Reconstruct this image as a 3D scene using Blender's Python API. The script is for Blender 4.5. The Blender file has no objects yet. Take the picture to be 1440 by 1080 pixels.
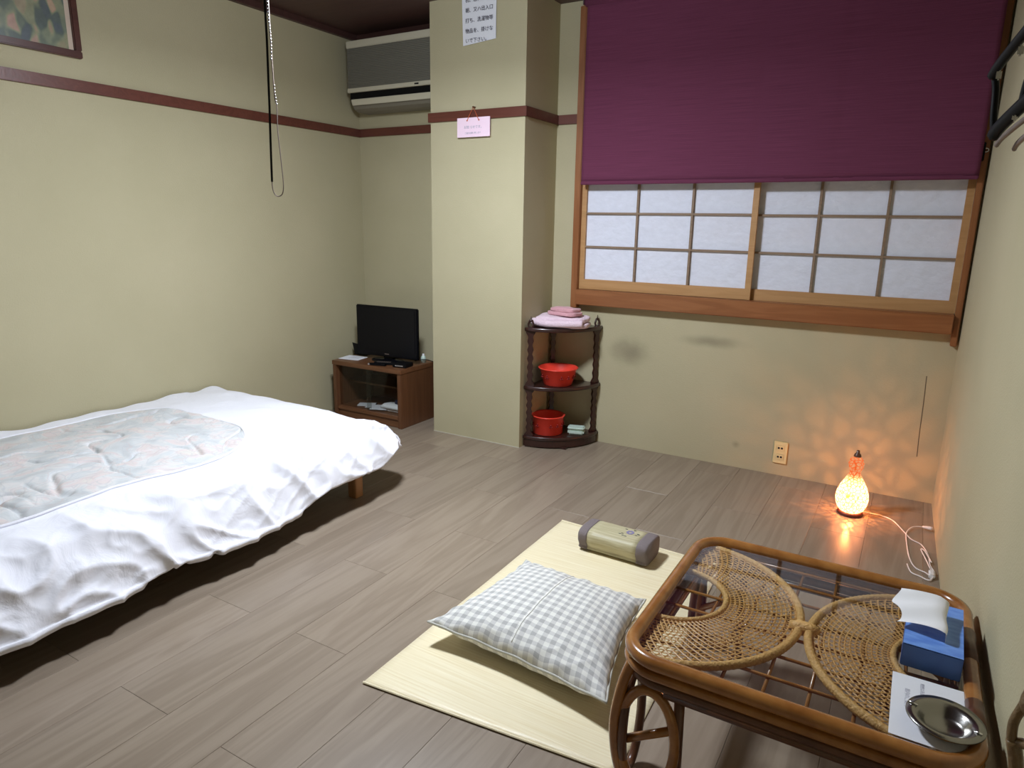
import bpy, bmesh, math, random
from mathutils import Vector, Matrix, noise
random.seed(7)
PI = math.pi
scene = bpy.context.scene
COL = scene.collection

# ------------------------------------------------------------------ camera
def cam_axes(yaw, pitch, roll):
    cy, sy = math.cos(yaw), math.sin(yaw); cp, sp = math.cos(pitch), math.sin(pitch)
    F = Vector((-sy*cp, cy*cp, -sp)); R = Vector((cy, sy, 0)); U = R.cross(F)
    cr, sr = math.cos(roll), math.sin(roll)
    return R*cr + U*sr, U*cr - R*sr, F
R_, U_, F_ = cam_axes(0.5313, 0.2324, 0.0165)
cd = bpy.data.cameras.new('camera'); cam = bpy.data.objects.new('camera', cd); COL.objects.link(cam)
cd.sensor_width = 36; cd.lens = 23.99; cd.clip_start = 0.02
m = Matrix((R_, U_, -F_)).transposed().to_4x4(); m.translation = Vector((0, 0, 1.334)); cam.matrix_world = m
scene.camera = cam

# ------------------------------------------------------------------ light and exposure
vs = scene.view_settings
scene.display_settings.display_device = 'sRGB'
vs.view_transform = 'Standard'; vs.look = 'None'; vs.gamma = 1; vs.use_curve_mapping = False
vs.exposure = 0.0
w = bpy.data.worlds.new('world'); scene.world = w; w.use_nodes = True
w.node_tree.nodes['Background'].inputs[0].default_value = (.5, .6, .9, 1)
w.node_tree.nodes['Background'].inputs[1].default_value = .02
LAMP = Vector((-1.75, 1.98, 2.22))
ld = bpy.data.lights.new('lamp_tube_light', 'POINT'); ld.energy = 41; ld.shadow_soft_size = .13; ld.color = (.83, .90, 1.0)
lo = bpy.data.objects.new('lamp_tube_light', ld); COL.objects.link(lo); lo.location = LAMP
ad = bpy.data.lights.new('lamp_diffuser_light', 'AREA'); ad.shape = 'DISK'; ad.size = .34; ad.energy = 54; ad.color = ld.color
ao = bpy.data.objects.new('lamp_diffuser_light', ad); COL.objects.link(ao); ao.location = LAMP + Vector((0, 0, -.02))
gd = bpy.data.lights.new('gourd_bulb_light', 'POINT'); gd.energy = 7.5; gd.shadow_soft_size = .004; gd.color = (1.0, .42, .14)
go = bpy.data.objects.new('gourd_bulb_light', gd); COL.objects.link(go); go.location = (-.14, 3.46, .09)

# ------------------------------------------------------------------ room numbers
XL, YB, YF, ZC = -3.518, 3.816, -1.3, 2.549
CXL, CXR, CY = -2.603, -1.961, 3.432
def xr(y): return .2 + (YB - y)*.025
ZR = 1.925

# ------------------------------------------------------------------ materials
def nodes(name):
    mt = bpy.data.materials.new(name); mt.use_nodes = True
    nt = mt.node_tree
    return mt, nt, nt.nodes, nt.links, nt.nodes['Principled BSDF']
def mat(name, c, rough=.6, metal=0, var=0, vscale=8, bump=0, bscale=60, stretch=(1, 1, 1), c2=None, coat=0, trans=0, spec=None, sheen=0, ior=None):
    mt, nt, N, L, P = nodes(name)
    P.inputs['Roughness'].default_value = rough; P.inputs['Metallic'].default_value = metal
    P.inputs['Base Color'].default_value = (*c, 1)
    P.inputs['Coat Weight'].default_value = coat; P.inputs['Coat Roughness'].default_value = .15
    P.inputs['Transmission Weight'].default_value = trans
    P.inputs['Sheen Weight'].default_value = sheen
    if spec is not None: P.inputs['Specular IOR Level'].default_value = spec
    if ior: P.inputs['IOR'].default_value = ior
    tc = N.new('ShaderNodeTexCoord'); mp = N.new('ShaderNodeMapping'); mp.inputs['Scale'].default_value = stretch
    L.new(tc.outputs['Object'], mp.inputs[0])
    if var or c2:
        n = N.new('ShaderNodeTexNoise'); n.inputs['Scale'].default_value = vscale; n.inputs['Detail'].default_value = 5
        L.new(mp.outputs[0], n.inputs[0])
        r = N.new('ShaderNodeMix'); r.data_type = 'RGBA'
        mr = N.new('ShaderNodeMapRange'); mr.inputs[1].default_value = .3; mr.inputs[2].default_value = .7
        L.new(n.outputs[0], mr.inputs[0]); L.new(mr.outputs[0], r.inputs[0])
        a = [x*(1-var) for x in c]; b = c2 if c2 else [min(1, x*(1+var)) for x in c]
        if c2: a = c
        r.inputs[6].default_value = (*a, 1); r.inputs[7].default_value = (*b, 1)
        L.new(r.outputs[2], P.inputs['Base Color'])
    if bump:
        n2 = N.new('ShaderNodeTexNoise'); n2.inputs['Scale'].default_value = bscale; n2.inputs['Detail'].default_value = 3
        L.new(mp.outputs[0], n2.inputs[0])
        b = N.new('ShaderNodeBump'); b.inputs['Strength'].default_value = bump; b.inputs['Distance'].default_value = .01
        L.new(n2.outputs[0], b.inputs['Height']); L.new(b.outputs[0], P.inputs['Normal'])
    return mt

def wall_material(name, stains=False):
    mt, nt, N, L, P = nodes(name)
    P.inputs['Roughness'].default_value = .85; P.inputs['Specular IOR Level'].default_value = .25
    tc = N.new('ShaderNodeTexCoord')
    n = N.new('ShaderNodeTexNoise'); n.inputs['Scale'].default_value = 1.6; n.inputs['Detail'].default_value = 4
    L.new(tc.outputs['Object'], n.inputs[0])
    cr = N.new('ShaderNodeValToRGB'); cr.color_ramp.elements[0].position = .3; cr.color_ramp.elements[1].position = .7
    cr.color_ramp.elements[0].color = (.455, .41, .262, 1); cr.color_ramp.elements[1].color = (.50, .45, .295, 1)
    L.new(n.outputs[0], cr.inputs[0]); col = cr.outputs[0]
    if stains:
        sx = N.new('ShaderNodeSeparateXYZ'); L.new(tc.outputs['Object'], sx.inputs[0])
        for (x0, z0, rx, rz, k) in ((-1.43, .60, .12, .08, .55), (-.96, .70, .17, .035, .48), (-.768, .134, .022, .02, .35)):
            # smudge marks on the wallpaper below the window
            mp = N.new('ShaderNodeMapping'); mp.vector_type = 'POINT'
            mp.inputs['Location'].default_value = (-x0/rx, 0, -z0/rz); mp.inputs['Scale'].default_value = (1/rx, 0, 1/rz)
            L.new(tc.outputs['Object'], mp.inputs[0])
            ns = N.new('ShaderNodeTexNoise'); ns.inputs['Scale'].default_value = 9; L.new(tc.outputs['Object'], ns.inputs[0])
            ad = N.new('ShaderNodeVectorMath'); ad.operation = 'MULTIPLY_ADD'; L.new(ns.outputs['Color'], ad.inputs[0])
            ad.inputs[1].default_value = (.9, .0, .9); L.new(mp.outputs[0], ad.inputs[2])
            s2 = N.new('ShaderNodeVectorMath'); s2.operation = 'SUBTRACT'; L.new(ad.outputs[0], s2.inputs[0]); s2.inputs[1].default_value = (.45, 0, .45)
            ln = N.new('ShaderNodeVectorMath'); ln.operation = 'LENGTH'; L.new(s2.outputs[0], ln.inputs[0])
            mr = N.new('ShaderNodeMapRange'); mr.interpolation_type = 'SMOOTHSTEP'
            mr.inputs[1].default_value = .0; mr.inputs[2].default_value = 1.4; mr.inputs[3].default_value = k; mr.inputs[4].default_value = 0
            L.new(ln.outputs['Value'], mr.inputs[0])
            mx = N.new('ShaderNodeMix'); mx.data_type = 'RGBA'; L.new(mr.outputs[0], mx.inputs[0]); L.new(col, mx.inputs[6]); mx.inputs[7].default_value = (.14, .12, .08, 1)
            col = mx.outputs[2]
    L.new(col, P.inputs['Base Color'])
    # woven wallpaper relief
    mp = N.new('ShaderNodeMapping'); mp.inputs['Scale'].default_value = (1, 1, 1); L.new(tc.outputs['Object'], mp.inputs[0])
    n2 = N.new('ShaderNodeTexNoise'); n2.inputs['Scale'].default_value = 160; n2.inputs['Detail'].default_value = 2; L.new(mp.outputs[0], n2.inputs[0])
    b = N.new('ShaderNodeBump'); b.inputs['Strength'].default_value = .25; b.inputs['Distance'].default_value = .004
    L.new(n2.outputs[0], b.inputs['Height']); L.new(b.outputs[0], P.inputs['Normal'])
    return mt

def wood_material(name, c1, c2, rough=.45, axis='Y', scale=14, coat=0, rnd=False, bump=.08):
    mt, nt, N, L, P = nodes(name)
    P.inputs['Roughness'].default_value = rough; P.inputs['Coat Weight'].default_value = coat; P.inputs['Coat Roughness'].default_value = .12
    tc = N.new('ShaderNodeTexCoord'); mp = N.new('ShaderNodeMapping')
    s = {'X': (.07, 1, 1), 'Y': (1, .07, 1), 'Z': (1, 1, .07)}[axis]
    mp.inputs['Scale'].default_value = [scale*v for v in s]
    src = tc.outputs['Object']
    if rnd:
        oi = N.new('ShaderNodeObjectInfo'); ad = N.new('ShaderNodeVectorMath'); ad.operation = 'MULTIPLY_ADD'
        L.new(oi.outputs['Random'], ad.inputs[0]); ad.inputs[1].default_value = (37, 91, 13); L.new(src, ad.inputs[2]); src = ad.outputs[0]
    L.new(src, mp.inputs[0])
    n = N.new('ShaderNodeTexNoise'); n.inputs['Scale'].default_value = 1; n.inputs['Detail'].default_value = 7; n.inputs['Distortion'].default_value = 1.6
    L.new(mp.outputs[0], n.inputs[0])
    wv = N.new('ShaderNodeMath'); wv.operation = 'MULTIPLY'; wv.inputs[1].default_value = 26; L.new(n.outputs[0], wv.inputs[0])
    si = N.new('ShaderNodeMath'); si.operation = 'SINE'; L.new(wv.outputs[0], si.inputs[0])
    mr = N.new('ShaderNodeMapRange'); mr.inputs[1].default_value = -1; L.new(si.outputs[0], mr.inputs[0])
    f = N.new('ShaderNodeTexNoise'); f.inputs['Scale'].default_value = 9; f.inputs['Detail'].default_value = 4; L.new(mp.outputs[0], f.inputs[0])
    av = N.new('ShaderNodeMix'); av.data_type = 'FLOAT'; av.inputs[0].default_value = .55; L.new(mr.outputs[0], av.inputs[2]); L.new(f.outputs[0], av.inputs[3])
    mx = N.new('ShaderNodeMix'); mx.data_type = 'RGBA'; L.new(av.outputs[0], mx.inputs[0])
    mx.inputs[6].default_value = (*c1, 1); mx.inputs[7].default_value = (*c2, 1)
    out = mx.outputs[2]
    if rnd:
        hs = N.new('ShaderNodeHueSaturation'); L.new(out, hs.inputs['Color'])
        m2 = N.new('ShaderNodeMapRange'); m2.inputs[3].default_value = .93; m2.inputs[4].default_value = 1.07
        L.new(oi.outputs['Random'], m2.inputs[0]); L.new(m2.outputs[0], hs.inputs['Value']); out = hs.outputs[0]
    L.new(out, P.inputs['Base Color'])
    b = N.new('ShaderNodeBump'); b.inputs['Strength'].default_value = bump; b.inputs['Distance'].default_value = .003
    L.new(av.outputs[0], b.inputs['Height']); L.new(b.outputs[0], P.inputs['Normal'])
    return mt

M = {}
M['wall'] = wall_material('wallpaper'); M['wall_b'] = wall_material('wallpaper_stained', True)
M['plank'] = wood_material('floor_plank_wood', (.225, .172, .125), (.335, .268, .202), .34, 'Y', 8, 0, True, .04)
M['gap'] = mat('floor_groove', (.13, .10, .08), .9)
M['ceiling'] = wood_material('ceiling_wood', (.055, .024, .02), (.08, .034, .028), .5, 'X', 8)
M['rail'] = wood_material('red_brown_rail', (.10, .028, .018), (.15, .045, .028), .4, 'X', 10)
M['frame'] = wood_material('window_frame_wood', (.22, .075, .022), (.33, .13, .045), .4, 'X', 12)
M['frame_v'] = wood_material('window_jamb_wood', (.22, .075, .022), (.33, .13, .045), .4, 'Z', 12)
M['sash'] = wood_material('sash_wood', (.42, .22, .08), (.52, .29, .12), .5, 'X', 12)
M['muntin'] = wood_material('muntin_wood', (.20, .13, .08), (.28, .19, .12), .6, 'X', 12)
M['washi'] = mat('shoji_paper', (.74, .76, .86), .9, bump=.9, bscale=14, stretch=(1, 1, 1.3), var=.03, vscale=25)
M['dark'] = mat('dark_void', (.02, .02, .025), .9)
M['white_pl'] = mat('white_plastic', (.8, .8, .8), .4)
M['black_pl'] = mat('black_plastic', (.005, .005, .006), .5, spec=.15)
M['black_gl'] = mat('black_gloss', (.004, .004, .006), .25, spec=.2)
M['chrome'] = mat('chrome', (.75, .75, .77), .2, 1)
M['steel'] = mat('brushed_steel', (.42, .41, .38), .22, 1, bump=.02, bscale=200)
M['cord_w'] = mat('white_cord', (.85, .78, .74), .5)
M['cab'] = wood_material('cabinet_walnut', (.12, .048, .02), (.19, .082, .036), .38, 'X', 10)
M['cab_v'] = wood_material('cabinet_walnut_side', (.10, .04, .018), (.165, .07, .03), .38, 'Z', 10)
M['shelfwood'] = wood_material('dark_mahogany', (.024, .0075, .006), (.042, .0135, .010), .3, 'Z', 12, .3)
M['red_pl'] = mat('red_plastic', (.82, .06, .035), .35)
M['darkred'] = mat('dark_red_print', (.25, .01, .01), .5)
M['bedwood'] = wood_material('bed_pine', (.38, .18, .07), (.5, .27, .12), .5, 'Z', 12)
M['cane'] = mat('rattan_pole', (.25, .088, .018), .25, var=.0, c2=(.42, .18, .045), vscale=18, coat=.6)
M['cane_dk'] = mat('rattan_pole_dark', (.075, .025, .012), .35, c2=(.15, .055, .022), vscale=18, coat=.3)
M['wicker'] = mat('wicker_strand', (.50, .25, .065), .45, c2=(.66, .37, .12), vscale=60)
M['wrap'] = mat('cane_binding', (.56, .31, .09), .5, c2=(.70, .42, .15), vscale=80, bump=.5, bscale=160)
M['paper'] = mat('white_paper', (.82, .83, .88), .8)
M['ink'] = mat('ink', (.08, .08, .12), .8)
M['ink_soft'] = mat('faded_ink', (.36, .36, .44), .8)
M['pinkcard'] = mat('pink_card', (.92, .70, .82), .8)
M['orange_str'] = mat('orange_string', (.55, .12, .05), .8)
M['towel_w'] = mat('towel_pale_pink', (.80, .62, .70), .95, bump=.6, bscale=180, sheen=.3)
M['towel_p'] = mat('towel_dusty_pink', (.66, .34, .38), .95, bump=.6, bscale=180, sheen=.3)
M['green_pl'] = mat('pale_green_plastic', (.55, .68, .60), .4)
M['greypurple'] = mat('grey_purple_cloth', (.20, .165, .165), .9, bump=.3, bscale=300)
M['ac_grille'] = mat('ac_grille_grey', (.20, .19, .155), .55)
M['ac_body'] = mat('aged_cream_plastic', (.62, .58, .45), .45)
M['frame_pic'] = wood_material('picture_frame_wood', (.06, .018, .012), (.10, .03, .018), .35, 'Y', 12)
M['cream'] = mat('outlet_cream', (.80, .68, .36), .4)
M['bulb_base'] = mat('lamp_base_dark', (.10, .02, .012), .5)
M['diffuser'] = mat('lamp_diffuser', (.9, .9, .88), .5)
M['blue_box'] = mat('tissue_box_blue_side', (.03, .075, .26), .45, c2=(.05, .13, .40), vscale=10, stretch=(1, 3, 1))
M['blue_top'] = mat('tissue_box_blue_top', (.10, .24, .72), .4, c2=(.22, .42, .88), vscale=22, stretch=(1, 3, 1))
M['tissue'] = mat('tissue_white', (.88, .88, .9), .9)
M['taupe'] = mat('taupe_plastic', (.16, .12, .10), .5)
M['mattress'] = mat('mattress_cover', (.55, .50, .42), .9)
M['rack'] = mat('dark_rattan_green_brown', (.10, .065, .025), .4, c2=(.22, .13, .05), vscale=25, coat=.3, bump=.3, bscale=90)

# glass
def glass_mat(name, tint, refl=.5):
    mt, nt, N, L, P = nodes(name); N.remove(P)
    tr = N.new('ShaderNodeBsdfTransparent'); tr.inputs[0].default_value = (*tint, 1)
    gl = N.new('ShaderNodeBsdfGlossy'); gl.inputs['Roughness'].default_value = .02
    fr = N.new('ShaderNodeFresnel'); fr.inputs[0].default_value = 1.5
    mu = N.new('ShaderNodeMath'); mu.operation = 'MULTIPLY'; mu.inputs[1].default_value = refl; L.new(fr.outputs[0], mu.inputs[0])
    ge = N.new('ShaderNodeNewGeometry'); iv = N.new('ShaderNodeMath'); iv.operation = 'SUBTRACT'; iv.inputs[0].default_value = 1; L.new(ge.outputs['Backfacing'], iv.inputs[1])
    m3 = N.new('ShaderNodeMath'); m3.operation = 'MULTIPLY'; L.new(mu.outputs[0], m3.inputs[0]); L.new(iv.outputs[0], m3.inputs[1]); mu = m3
    mx = N.new('ShaderNodeMixShader'); L.new(mu.outputs[0], mx.inputs[0]); L.new(tr.outputs[0], mx.inputs[1]); L.new(gl.outputs[0], mx.inputs[2])
    L.new(mx.outputs[0], N['Material Output'].inputs[0])
    return mt
M['glass'] = glass_mat('table_glass', (.97, .98, .97), 1.7)
M['cabglass'] = glass_mat('cabinet_glass', (.86, .87, .86), .9)

# fabric of the roller blind: purple with slubs and faint vertical seams
def blind_mat():
    mt, nt, N, L, P = nodes('plum_blind_fabric')
    P.inputs['Roughness'].default_value = .9
    tc = N.new('ShaderNodeTexCoord'); mp = N.new('ShaderNodeMapping'); mp.inputs['Scale'].default_value = (4, 1, 330); L.new(tc.outputs['Object'], mp.inputs[0])
    n = N.new('ShaderNodeTexNoise'); n.inputs['Scale'].default_value = 1; n.inputs['Detail'].default_value = 3; L.new(mp.outputs[0], n.inputs[0])
    mx = N.new('ShaderNodeMix'); mx.data_type = 'RGBA'; L.new(n.outputs[0], mx.inputs[0])
    mx.inputs[6].default_value = (.088, .014, .041, 1); mx.inputs[7].default_value = (.20, .042, .098, 1)
    L.new(mx.outputs[2], P.inputs['Base Color'])
    b = N.new('ShaderNodeBump'); b.inputs['Strength'].default_value = .3; b.inputs['Distance'].default_value = .002; L.new(n.outputs[0], b.inputs['Height']); L.new(b.outputs[0], P.inputs['Normal'])
    return mt
M['blind'] = blind_mat()

def straw_mat(name, c1, c2, axis_scale, rough=.45):
    mt, nt, N, L, P = nodes(name)
    P.inputs['Roughness'].default_value = rough
    tc = N.new('ShaderNodeTexCoord'); mp = N.new('ShaderNodeMapping'); mp.inputs['Scale'].default_value = axis_scale; L.new(tc.outputs['Object'], mp.inputs[0])
    n = N.new('ShaderNodeTexNoise'); n.inputs['Scale'].default_value = 1; n.inputs['Detail'].default_value = 4; L.new(mp.outputs[0], n.inputs[0])
    mr = N.new('ShaderNodeMapRange'); mr.inputs[1].default_value = .3; mr.inputs[2].default_value = .7; L.new(n.outputs[0], mr.inputs[0])
    mx = N.new('ShaderNodeMix'); mx.data_type = 'RGBA'; L.new(mr.outputs[0], mx.inputs[0]); mx.inputs[6].default_value = (*c1, 1); mx.inputs[7].default_value = (*c2, 1)
    L.new(mx.outputs[2], P.inputs['Base Color'])
    b = N.new('ShaderNodeBump'); b.inputs['Strength'].default_value = .5; b.inputs['Distance'].default_value = .002; L.new(n.outputs[0], b.inputs['Height']); L.new(b.outputs[0], P.inputs['Normal'])
    return mt
M['straw'] = straw_mat('straw_mat', (.80, .68, .42), (.92, .83, .60), (3, 170, 3), .42)
M['reed'] = straw_mat('pillow_reed', (.42, .37, .22), (.58, .53, .34), (8, 140, 140), .5)

def gingham():
    mt, nt, N, L, P = nodes('gingham_cotton')
    P.inputs['Roughness'].default_value = .9; P.inputs['Sheen Weight'].default_value = .2
    tc = N.new('ShaderNodeTexCoord'); sp = N.new('ShaderNodeSeparateXYZ'); L.new(tc.outputs['UV'], sp.inputs[0])
    outs = []
    for i in (0, 1):
        a = N.new('ShaderNodeMath'); a.operation = 'MULTIPLY'; a.inputs[1].default_value = 17.5; L.new(sp.outputs[i], a.inputs[0])
        f = N.new('ShaderNodeMath'); f.operation = 'FRACT'; L.new(a.outputs[0], f.inputs[0])
        g = N.new('ShaderNodeMath'); g.operation = 'GREATER_THAN'; g.inputs[1].default_value = .5; L.new(f.outputs[0], g.inputs[0]); outs.append(g)
    s = N.new('ShaderNodeMath'); s.operation = 'ADD'; L.new(outs[0].outputs[0], s.inputs[0]); L.new(outs[1].outputs[0], s.inputs[1])
    h = N.new('ShaderNodeMath'); h.operation = 'MULTIPLY'; h.inputs[1].default_value = .5; L.new(s.outputs[0], h.inputs[0])
    cr = N.new('ShaderNodeValToRGB'); cr.color_ramp.interpolation = 'CONSTANT'
    e = cr.color_ramp.elements; e[0].position = 0; e[0].color = (.82, .81, .75, 1); e[1].position = .75; e[1].color = (.45, .445, .43, 1)
    x = e.new(.25); x.color = (.64, .63, .60, 1)
    L.new(h.outputs[0], cr.inputs[0]); L.new(cr.outputs[0], P.inputs['Base Color'])
    n = N.new('ShaderNodeTexNoise'); n.inputs['Scale'].default_value = 300; L.new(tc.outputs['Object'], n.inputs[0])
    b = N.new('ShaderNodeBump'); b.inputs['Strength'].default_value = .2; b.inputs['Distance'].default_value = .002; L.new(n.outputs[0], b.inputs['Height']); L.new(b.outputs[0], P.inputs['Normal'])
    return mt
M['gingham'] = gingham()

def cloth_white():
    mt, nt, N, L, P = nodes('white_cotton')
    P.inputs['Base Color'].default_value = (.86, .86, .92, 1); P.inputs['Roughness'].default_value = .9
    tc = N.new('ShaderNodeTexCoord'); n = N.new('ShaderNodeTexNoise'); n.inputs['Scale'].default_value = 9; n.inputs['Detail'].default_value = 4; n.inputs['Distortion'].default_value = 1.2
    L.new(tc.outputs['Object'], n.inputs[0])
    b = N.new('ShaderNodeBump'); b.inputs['Strength'].default_value = .35; b.inputs['Distance'].default_value = .02; L.new(n.outputs[0], b.inputs['Height']); L.new(b.outputs[0], P.inputs['Normal'])
    return mt
M['cotton'] = cloth_white()

def paisley():
    mt, nt, N, L, P = nodes('floral_quilt_print')
    P.inputs['Roughness'].default_value = .85
    tc = N.new('ShaderNodeTexCoord')
    d = N.new('ShaderNodeTexNoise'); d.inputs['Scale'].default_value = 4; d.inputs['Detail'].default_value = 2; L.new(tc.outputs['Object'], d.inputs[0])
    ad = N.new('ShaderNodeVectorMath'); ad.operation = 'MULTIPLY_ADD'; L.new(d.outputs['Color'], ad.inputs[0]); ad.inputs[1].default_value = (.35, .35, .35); L.new(tc.outputs['Object'], ad.inputs[2])
    col = None
    base = N.new('ShaderNodeTexNoise'); base.inputs['Scale'].default_value = 9; base.inputs['Detail'].default_value = 4; L.new(ad.outputs[0], base.inputs[0])
    cr = N.new('ShaderNodeValToRGB'); e = cr.color_ramp.elements
    e[0].position = .32; e[0].color = (.56, .57, .58, 1); e[1].position = .72; e[1].color = (.74, .70, .65, 1)
    for p, c in ((.44, (.62, .64, .65, 1)), (.53, (.71, .69, .68, 1)), (.60, (.71, .62, .61, 1))):
        x = e.new(p); x.color = c
    L.new(base.outputs[0], cr.inputs[0]); col = cr.outputs[0]
    for sc, lo_, hi, c, rnd in ((15, .01, .05, (.50, .51, .54), 0), (6, .0, .02, (.62, .50, .48), 3), (26, .0, .04, (.54, .56, .54), 7)):
        v = N.new('ShaderNodeTexVoronoi'); v.feature = 'DISTANCE_TO_EDGE'; v.inputs['Scale'].default_value = sc
        o = N.new('ShaderNodeVectorMath'); o.operation = 'ADD'; o.inputs[1].default_value = (rnd, rnd, 0); L.new(ad.outputs[0], o.inputs[0]); L.new(o.outputs[0], v.inputs[0])
        mr = N.new('ShaderNodeMapRange'); mr.inputs[1].default_value = lo_; mr.inputs[2].default_value = hi; mr.inputs[3].default_value = .4; mr.inputs[4].default_value = 0
        L.new(v.outputs[0], mr.inputs[0])
        mx = N.new('ShaderNodeMix'); mx.data_type = 'RGBA'; L.new(mr.outputs[0], mx.inputs[0]); L.new(col, mx.inputs[6]); mx.inputs[7].default_value = (*c, 1); col = mx.outputs[2]
    L.new(col, P.inputs['Base Color'])
    return mt
M['paisley'] = paisley()

def painting():
    mt, nt, N, L, P = nodes('garden_painting'); P.inputs['Roughness'].default_value = .3
    tc = N.new('ShaderNodeTexCoord')
    mp = N.new('ShaderNodeMapping'); mp.inputs['Scale'].default_value = (1, 26, 15); L.new(tc.outputs['Object'], mp.inputs[0])
    v = N.new('ShaderNodeTexVoronoi'); v.feature = 'SMOOTH_F1'; v.inputs['Scale'].default_value = 1; v.inputs['Smoothness'].default_value = .5; L.new(mp.outputs[0], v.inputs[0])
    sp = N.new('ShaderNodeSeparateColor'); L.new(v.outputs['Color'], sp.inputs[0])
    cr = N.new('ShaderNodeValToRGB'); e = cr.color_ramp.elements
    e[0].position = 0; e[0].color = (.10, .12, .14, 1); e[1].position = 1; e[1].color = (.46, .38, .22, 1)
    for p, c in ((.2, (.12, .15, .12, 1)), (.45, (.22, .25, .17, 1)), (.65, (.30, .30, .18, 1)), (.85, (.45, .28, .22, 1))):
        x = e.new(p); x.color = c
    L.new(sp.outputs[0], cr.inputs[0])
    n = N.new('ShaderNodeTexNoise'); n.inputs['Scale'].default_value = 40; L.new(tc.outputs['Object'], n.inputs[0])
    mx = N.new('ShaderNodeMix'); mx.data_type = 'RGBA'; mx.inputs[0].default_value = .25; mx.blend_type = 'OVERLAY'; L.new(cr.outputs[0], mx.inputs[6]); L.new(n.outputs[0], mx.inputs[7])
    L.new(mx.outputs[2], P.inputs['Base Color'])
    return mt
M['painting'] = painting()
M['mount'] = mat('cream_mount', (.62, .50, .40), .8)

def mosaic():
    # glowing orange cracked-glass shade: bright tiles let the bulb light through, dark grout blocks it
    mt, nt, N, L, P = nodes('glowing_mosaic_glass'); N.remove(P)
    tc = N.new('ShaderNodeTexCoord'); v = N.new('ShaderNodeTexVoronoi'); v.feature = 'DISTANCE_TO_EDGE'; v.inputs['Scale'].default_value = 62
    L.new(tc.outputs['Object'], v.inputs[0])
    mr = N.new('ShaderNodeMapRange'); mr.inputs[1].default_value = .03; mr.inputs[2].default_value = .16; L.new(v.outputs[0], mr.inputs[0])
    sp = N.new('ShaderNodeSeparateXYZ'); L.new(tc.outputs['Object'], sp.inputs[0])
    hr = N.new('ShaderNodeMapRange'); hr.inputs[1].default_value = .15; hr.inputs[2].default_value = .20; hr.inputs[3].default_value = 1; hr.inputs[4].default_value = 0; L.new(sp.outputs[2], hr.inputs[0])
    mc = N.new('ShaderNodeMix'); mc.data_type = 'RGBA'; L.new(mr.outputs[0], mc.inputs[0]); mc.inputs[6].default_value = (1, .13, .02, 1); mc.inputs[7].default_value = (1, .46, .21, 1)
    st = N.new('ShaderNodeMath'); st.operation = 'MULTIPLY_ADD'; L.new(hr.outputs[0], st.inputs[0]); st.inputs[1].default_value = 8.0; st.inputs[2].default_value = .9
    em = N.new('ShaderNodeEmission'); L.new(mc.outputs[2], em.inputs[0]); L.new(st.outputs[0], em.inputs[1])
    tr = N.new('ShaderNodeBsdfTransparent'); tr.inputs[0].default_value = (1, .85, .7, 1)
    mx = N.new('ShaderNodeMixShader'); m2 = N.new('ShaderNodeMath'); m2.operation = 'MULTIPLY'; m2.inputs[1].default_value = .8; L.new(mr.outputs[0], m2.inputs[0])
    L.new(m2.outputs[0], mx.inputs[0]); L.new(em.outputs[0], mx.inputs[1])
    mx2 = N.new('ShaderNodeMixShader'); mx2.inputs[0].default_value = .5; L.new(em.outputs[0], mx2.inputs[1]); L.new(tr.outputs[0], mx2.inputs[2]); L.new(mx2.outputs[0], mx.inputs[2])
    L.new(mx.outputs[0], N['Material Output'].inputs[0])
    return mt
M['mosaic'] = mosaic()

# ------------------------------------------------------------------ mesh helpers
def link(name, me, parent=None):
    o = bpy.data.objects.new(name, me); COL.objects.link(o)
    if parent: o.parent = parent
    return o
def obj(name, bm, material, parent=None, smooth=False, origin=None):
    if origin is not None: bmesh.ops.translate(bm, verts=bm.verts, vec=-Vector(origin))
    me = bpy.data.meshes.new(name); bm.to_mesh(me); bm.free()
    me.materials.append(material)
    if smooth:
        for p in me.polygons: p.use_smooth = True
    o = link(name, me, parent)
    if origin is not None: o.location = Vector(origin)
    return o
def thing(name, label, cat, loc=(0, 0, 0), rz=0, group=None):
    o = bpy.data.objects.new(name, None); COL.objects.link(o); o.location = loc; o.rotation_euler = (0, 0, rz)
    o.empty_display_size = .05
    o['label'] = label; o['category'] = cat
    if group: o['group'] = group
    return o
def tag(o, label, cat, group=None):
    o['label'] = label; o['category'] = cat
    if group: o['group'] = group
    return o
def box(bm, x0, x1, y0, y1, z0, z1, bev=0):
    vs_ = [bm.verts.new(p) for p in ((x0, y0, z0), (x1, y0, z0), (x1, y1, z0), (x0, y1, z0), (x0, y0, z1), (x1, y0, z1), (x1, y1, z1), (x0, y1, z1))]
    fs = [bm.faces.new([vs_[i] for i in f]) for f in ((0, 3, 2, 1), (4, 5, 6, 7), (0, 1, 5, 4), (1, 2, 6, 5), (2, 3, 7, 6), (3, 0, 4, 7))]
    if bev:
        es = list({e for f in fs for e in f.edges})
        bmesh.ops.bevel(bm, geom=es, offset=bev, segments=2, affect='EDGES', clamp_overlap=True)
def B(*a, bev=0):
    bm = bmesh.new(); box(bm, *a, bev=bev); return bm
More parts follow.
